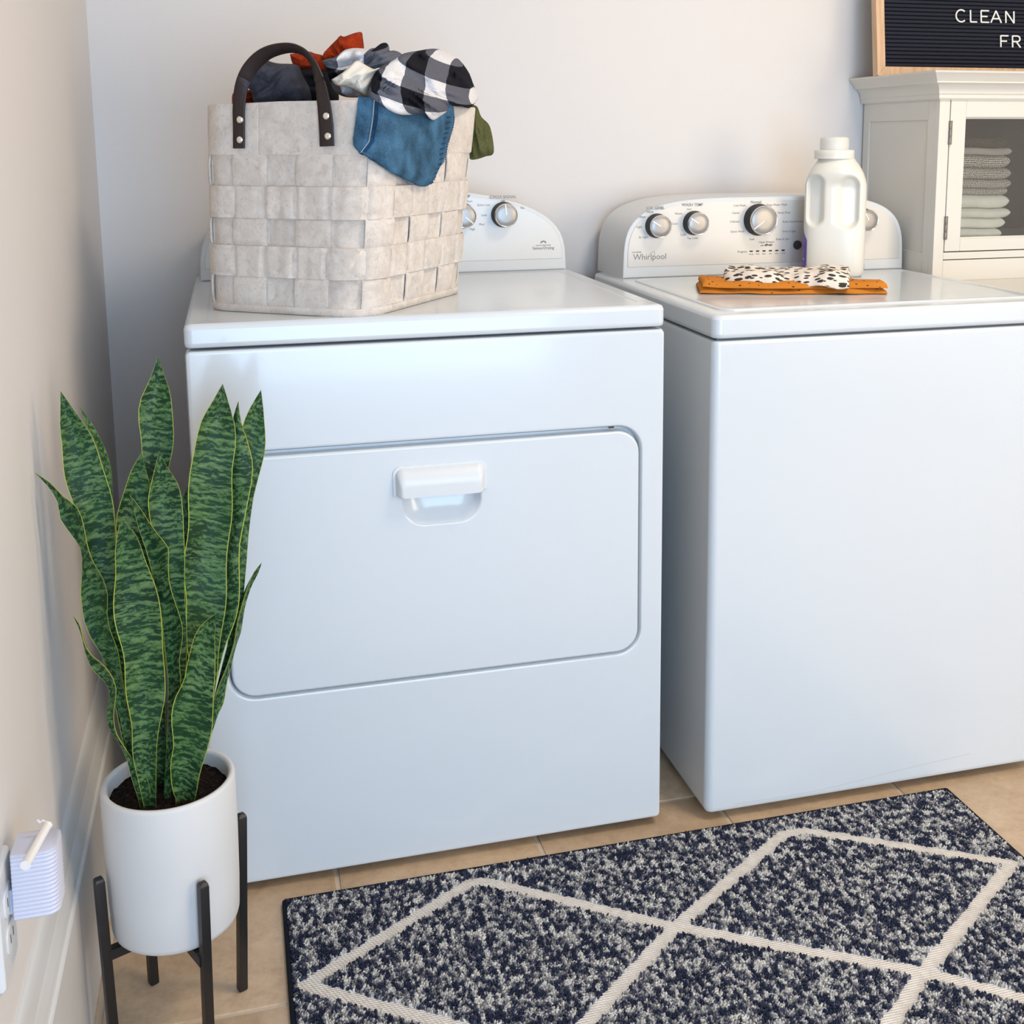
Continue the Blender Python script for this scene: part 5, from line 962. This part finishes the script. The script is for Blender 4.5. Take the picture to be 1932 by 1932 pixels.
# ------------------------------------------------------------------ letter board on the cabinet
BX0, BX1, BZ0, BZ1, BY = 1.6165, 2.075, 1.3016, 1.62, .600
lb = thing('letter_board', 'black letter board with pale oak frame and white letters leaning on the wall', 'sign', ((BX0+BX1)/2, BY, BZ0))
tilt = math.radians(6.5)
g = G(); fw = .0195; ft = .020
def frame_bar(q0, q1, q2, q3):
    V = [(x, y, z) for y in (BY, BY+ft) for x, z in (q0, q1, q2, q3)]
    return G().add(V, [(0, 1, 2, 3), (7, 6, 5, 4), (0, 1, 5, 4), (1, 2, 6, 5), (2, 3, 7, 6), (3, 0, 4, 7)])
ix0, ix1, iz0, iz1 = BX0+fw, BX1-fw, BZ0+fw, BZ1-fw; s_ = .0003
tl = []
tl.append(frame_bar((BX0, BZ0+s_), (ix0, iz0+s_), (ix0, iz1-s_), (BX0, BZ1-s_)).mk('frame_bar', MT['oak'], lb, smooth=False))
tl.append(frame_bar((BX1, BZ0+s_), (BX1, BZ1-s_), (ix1, iz1-s_), (ix1, iz0+s_)).mk('frame_bar', MT['oak'], lb, smooth=False))
tl.append(frame_bar((BX0+s_, BZ0), (BX1-s_, BZ0), (ix1-s_, iz0), (ix0+s_, iz0)).mk('frame_bar', MT['oak'], lb, smooth=False))
tl.append(frame_bar((BX0+s_, BZ1), (ix0+s_, iz1), (ix1-s_, iz1), (BX1-s_, BZ1)).mk('frame_bar', MT['oak'], lb, smooth=False))
g = G(); pit = .00860; nrow = int((iz1-iz0)/pit); prf = [(ix0-.001, BY+.016, iz0-.002)]
lines = []
for k in range(nrow):
    z = iz0+k*pit
    lines += [(BY+.0125, z), (BY+.0125, z+.0022), (BY+.0062, z+.0026), (BY+.0055, z+.0046), (BY+.0062, z+pit-.0006)]
lines.append((BY+.0125, iz1))
g.loft([[(x, y, z) for y, z in lines] for x in (ix0-.001, ix1+.001)], False, False, closed=False)
g.mk('felt_face', MT['boardfelt'], lb, smooth=False, kind='stuff')
g = G(); g.box((BX0+.004, BY+.0135, BZ0+.004), (BX1-.004, BY+.0195, BZ1-.004)); g.mk('backing', MT['boardfelt'], lb, smooth=False)
# letters: strokes with square section
def letter(ch, x0, x1, z0, z1):
    w, h = x1-x0, z1-z0; T = .0016; g = G(); st = []
    P = lambda u, v: (x0+w*u, z0+h*v)
    if ch == 'C': st = [[P(.5+.5*math.cos(a)*1.0, .5+.5*math.sin(a)) for a in [math.radians(48+k*264/18) for k in range(19)]]]
    if ch == 'L': st = [[P(.05, 1), P(.05, 0)], [P(.05, .02), P(1, .02)]]
    if ch == 'E': st = [[P(.05, 1), P(.05, 0)], [P(.05, .98), P(1, .98)], [P(.05, .5), P(.8, .5)], [P(.05, .02), P(1, .02)]]
    if ch == 'A': st = [[P(0, 0), P(.5, 1)], [P(.5, 1), P(1, 0)], [P(.2, .34), P(.8, .34)]]
    if ch == 'N': st = [[P(.04, 0), P(.04, 1)], [P(.04, 1), P(.96, 0)], [P(.96, 0), P(.96, 1)]]
    if ch == 'F': st = [[P(.05, 1), P(.05, 0)], [P(.05, .98), P(1, .98)], [P(.05, .52), P(.8, .52)]]
    if ch == 'R': st = [[P(.05, 0), P(.05, 1)], [P(.05, .98)]+[P(.62+.34*math.cos(a), .74+.24*math.sin(a)) for a in [math.radians(90-k*18) for k in range(11)]]+[P(.05, .5)], [P(.5, .5), P(1, 0)]]
    for s in st: g.tube([(x, BY+.0032, z) for x, z in s], T*1.15, 8)
    return g.mk('letter', MT['letter'], lb, sharp=60)
for ch, a, b in (('C', 1.8165, 1.8425), ('L', 1.8525, 1.8695), ('E', 1.8795, 1.9005), ('A', 1.9055, 1.9325), ('N', 1.9435, 1.9665)): tl.append(letter(ch, a, b, 1.4225, 1.4490))
for ch, a, b in (('F', 1.9295, 1.9500), ('R', 1.9600, 1.9815)): tl.append(letter(ch, a, b, 1.3685, 1.3945))
lb.rotation_euler = (-tilt, 0, 0)

# ------------------------------------------------------------------ outlet and plug-in device on the left wall
ou = thing('outlet_plate', 'white wall outlet cover on the left wall behind the ribbed plug', 'outlet', (XL, -.603, .412))
g = G(); 
Lq = lambda i, x: [(x, y, z) for y, z in rrect(-.640+i, -.568-i, .354+i, .470-i, .004, 4)]
g.loft([Lq(0, XL), Lq(0, XL+.003), Lq(.002, XL+.0055), Lq(.004, XL+.0062)]); g.mk('cover_plate', MT['plastic'], ou, sharp=40)
for zc_ in (.3925, .4315):
    g = G(); Lq = lambda i, x: [(x, y, z) for y, z in rrect(-.621+i, -.587-i, zc_-.0145+i, zc_+.0145-i, .010, 5)]
    g.loft([Lq(0, XL+.0062), Lq(0, XL+.0075), Lq(.0008, XL+.0080)]); so_ = g.mk('socket', MT['plastic'], ou, sharp=40)
    g = G()
    for yy in (-.6105, -.5975): g.box((XL+.0079, yy-.0010, zc_-.004), (XL+.0083, yy+.0010, zc_+.005))
    g.mk('slot', MT['black'], so_, smooth=False)
plug = thing('plug_in_device', 'small white ribbed plug-in device with thin tube on the left wall', 'plug', (.008, -.585, .43))
PX0, PX1, PY0, PY1, PZ0, PZ1 = .0065, .0485, -.607, -.557, .4075, .474
g = G(); n = 15; hgt_ = (PZ1-.003-PZ0)/n
ring = lambda i, z: xy(rrect(PX0, PX1-i, PY0+i, PY1-i, (.001, .011, .011, .001), 5), z)
lp = []
for k in range(n):
    z = PZ0+k*hgt_; lp += [ring(.0012, z), ring(.0002, z+hgt_*.25), ring(0, z+hgt_*.55), ring(.0003, z+hgt_*.8), ring(.0012, z+hgt_*.97)]
lp += [ring(.0004, PZ1-.0028), ring(.0003, PZ1-.001), ring(.0014, PZ1)]
g.loft(lp); g.mk('ribbed_body', MT['lilac'], plug, sharp=50)
g = G(); ta, tb = Vector(TUBE[0]), Vector(TUBE[1])
g.tube([ta, ta.lerp(tb, .5), tb.lerp(ta, .04), tb], [.0042, .0043, .0046, .0050], 14); g.lathe(ta, [(.0005, -.0045), (.0036, -.003), (.0050, 0), (.0036, .003), (.0005, .0045)], n=14)
g.tube([ta+Vector((0, .0025, .0015)), ta+Vector((-.0045, .0045, .0037)), ta+Vector((-.008, .004, .0017)), ta+Vector((-.009, .003, .0055))], .0016, 8)
g.mk('clear_tube', MT['ptip'], plug, sharp=60)
g = G(); g.box((XL+.0062, -.600, .412), (.0066, -.586, .436)); g.mk('prong_plate', MT['lilac'], plug, smooth=False)
plug.rotation_euler = (math.radians(-5), 0, 0)

# ------------------------------------------------------------------ rug
RX0, RX1, RY0, RY1 = .2735, 1.4365, -.84, -.046
rug = thing('patterned_rug', 'navy speckled rug with cream diamond lines in front of the machines', 'rug', ((RX0+RX1)/2, (RY0+RY1)/2, 0))
g = G(); slab_xy(g, RX0+.004, RX1-.002, RY0, RY1-.003, .0005, .0072, .004, .0015, 3); g.mk('flatweave_base', MT['rugbase'], rug)
g = G()
for a, b in (((RX0, RY0), (RX0, RY1)), ((RX0, RY1), (RX1, RY1)), ((RX1, RY1), (RX1, RY0))):
    g.tube([(a[0], a[1], .0045), ((a[0]+b[0])/2, (a[1]+b[1])/2, .0045), (b[0], b[1], .0045)], .0042, 8)
g.mk('edge_binding', MT['binding'], rug)
LN = [[(.292, -.248), (.558, -.0825), (.5835, -.0885), (.8307, -.2726)], [(.292, -.248), (.4795, -.3818), (.6115, -.4760)], [(.8307, -.2726), (.6412, -.4279), (.575, -.4570)],
      [(.8307, -.2726), (1.090, -.098), (1.130, -.098), (1.4096, -.2736)], [(1.4096, -.2736), (1.1323, -.4600), (1.0000, -.5600), (.8390, -.6480)], [(.8307, -.2726), (1.1323, -.4600), (1.2328, -.5432), (1.4096, -.6550)],
      [(.575, -.457), (.8390, -.648), (.5835, -.83)], [(.575, -.457), (.292, -.648), (.558, -.83)], [(.839, -.648), (1.09, -.83)], [(1.4096, -.655), (1.13, -.83)]]
sp = .0030; nx_, ny_ = int((RX1-RX0-.006)/sp), int((RY1-RY0-.006)/sp)
rg = np.random.default_rng(5)
gx, gy = np.meshgrid(np.arange(nx_), np.arange(ny_)); X = RX0+.004+gx.ravel()*sp+(gy.ravel() % 2)*sp*.5; Y = RY0+.004+gy.ravel()*sp
X = X+rg.uniform(-.0013, .0013, X.size); Y = Y+rg.uniform(-.0013, .0013, Y.size)
D_ = np.full(X.size, 9.)
wob2 = np.array([mnoise.noise(Vector((x*55, y*55, 0))) for x, y in zip(X, Y)])*.0022
for l in LN:
    for (ax, ay), (bx, by) in zip(l[:-1], l[1:]):
        dx, dy = bx-ax, by-ay; t = np.clip(((X-ax)*dx+(Y-ay)*dy)/(dx*dx+dy*dy), 0, 1); D_ = np.minimum(D_, np.hypot(X-ax-t*dx, Y-ay-t*dy))
keep = (D_+wob2) > .0122
X, Y = X[keep], Y[keep]; n = X.size
nv = np.array([mnoise.noise(Vector((x*125, y*80, 1)))+.9*mnoise.noise(Vector((x*48, y*30, 7)))*.55 for x, y in zip(X, Y)])+rg.normal(0, .11, n)
pal = np.array([(.020, .025, .048), (.045, .052, .085), (.135, .132, .150), (.25, .245, .25), (.43, .425, .41), (.54, .53, .50)])
cut = np.quantile(nv, [.27, .46, .61, .75, .91]); ci = np.searchsorted(cut, nv)
tint = pal[ci]*rg.uniform(.8, 1.2, (n, 1))
rad = rg.uniform(.0014, .0024, n); hgt2 = rg.uniform(.0046, .0062, n)
lean = rg.normal(0, .0012, (n, 2)); lean[:, 0] += .0005
K = 4; ang = np.arange(K)*2*np.pi/K; ph = rg.uniform(0, 6.28, n)
o0 = ROOT[rug.name]
V = np.zeros((n, 2*K+1, 3))
for k in range(K):
    a = ang[k]+ph
    V[:, k] = np.stack([X+rad*np.cos(a), Y+rad*np.sin(a), np.full(n, .0066)], 1)
    V[:, K+k] = np.stack([X+lean[:, 0]+rad*.92*np.cos(a), Y+lean[:, 1]+rad*.92*np.sin(a), .0070+hgt2*.72], 1)
V[:, 2*K] = np.stack([X+lean[:, 0]*1.5, Y+lean[:, 1]*1.5, .0070+hgt2], 1)
V -= np.array(o0)
F3, F4 = [], []
base_ = (np.arange(n)*(2*K+1))[:, None]
quads = np.array([[k, (k+1) % K, K+(k+1) % K, K+k] for k in range(K)]); tris = np.array([[K+k, K+(k+1) % K, 2*K] for k in range(K)])
Q = (base_[:, :, None]+quads[None]).reshape(-1); T_ = (base_[:, :, None]+tris[None]).reshape(-1)
me = bpy.data.meshes.new('rug_pile'); me.vertices.add(n*(2*K+1)); me.vertices.foreach_set('co', V.ravel())
nq, nt_ = n*K, n*K
me.loops.add(Q.size+T_.size); me.loops.foreach_set('vertex_index', np.concatenate([Q, T_]).astype(np.int32))
me.polygons.add(nq+nt_); ls = np.concatenate([np.arange(nq)*4, Q.size+np.arange(nt_)*3]).astype(np.int32); me.polygons.foreach_set('loop_start', ls)
me.update(calc_edges=True); me.validate()
at_ = me.attributes.new('yarn', 'FLOAT_COLOR', 'POINT')
cc = np.ones((n, 2*K+1, 4)); cc[:, :, :3] = tint[:, None, :]; at_.data.foreach_set('color', cc.ravel())
me.materials.append(MT['pile']); me.shade_smooth()
po = bpy.data.objects.new('pile_tufts', me); COL.objects.link(po); po.parent = rug; po['kind'] = 'stuff'
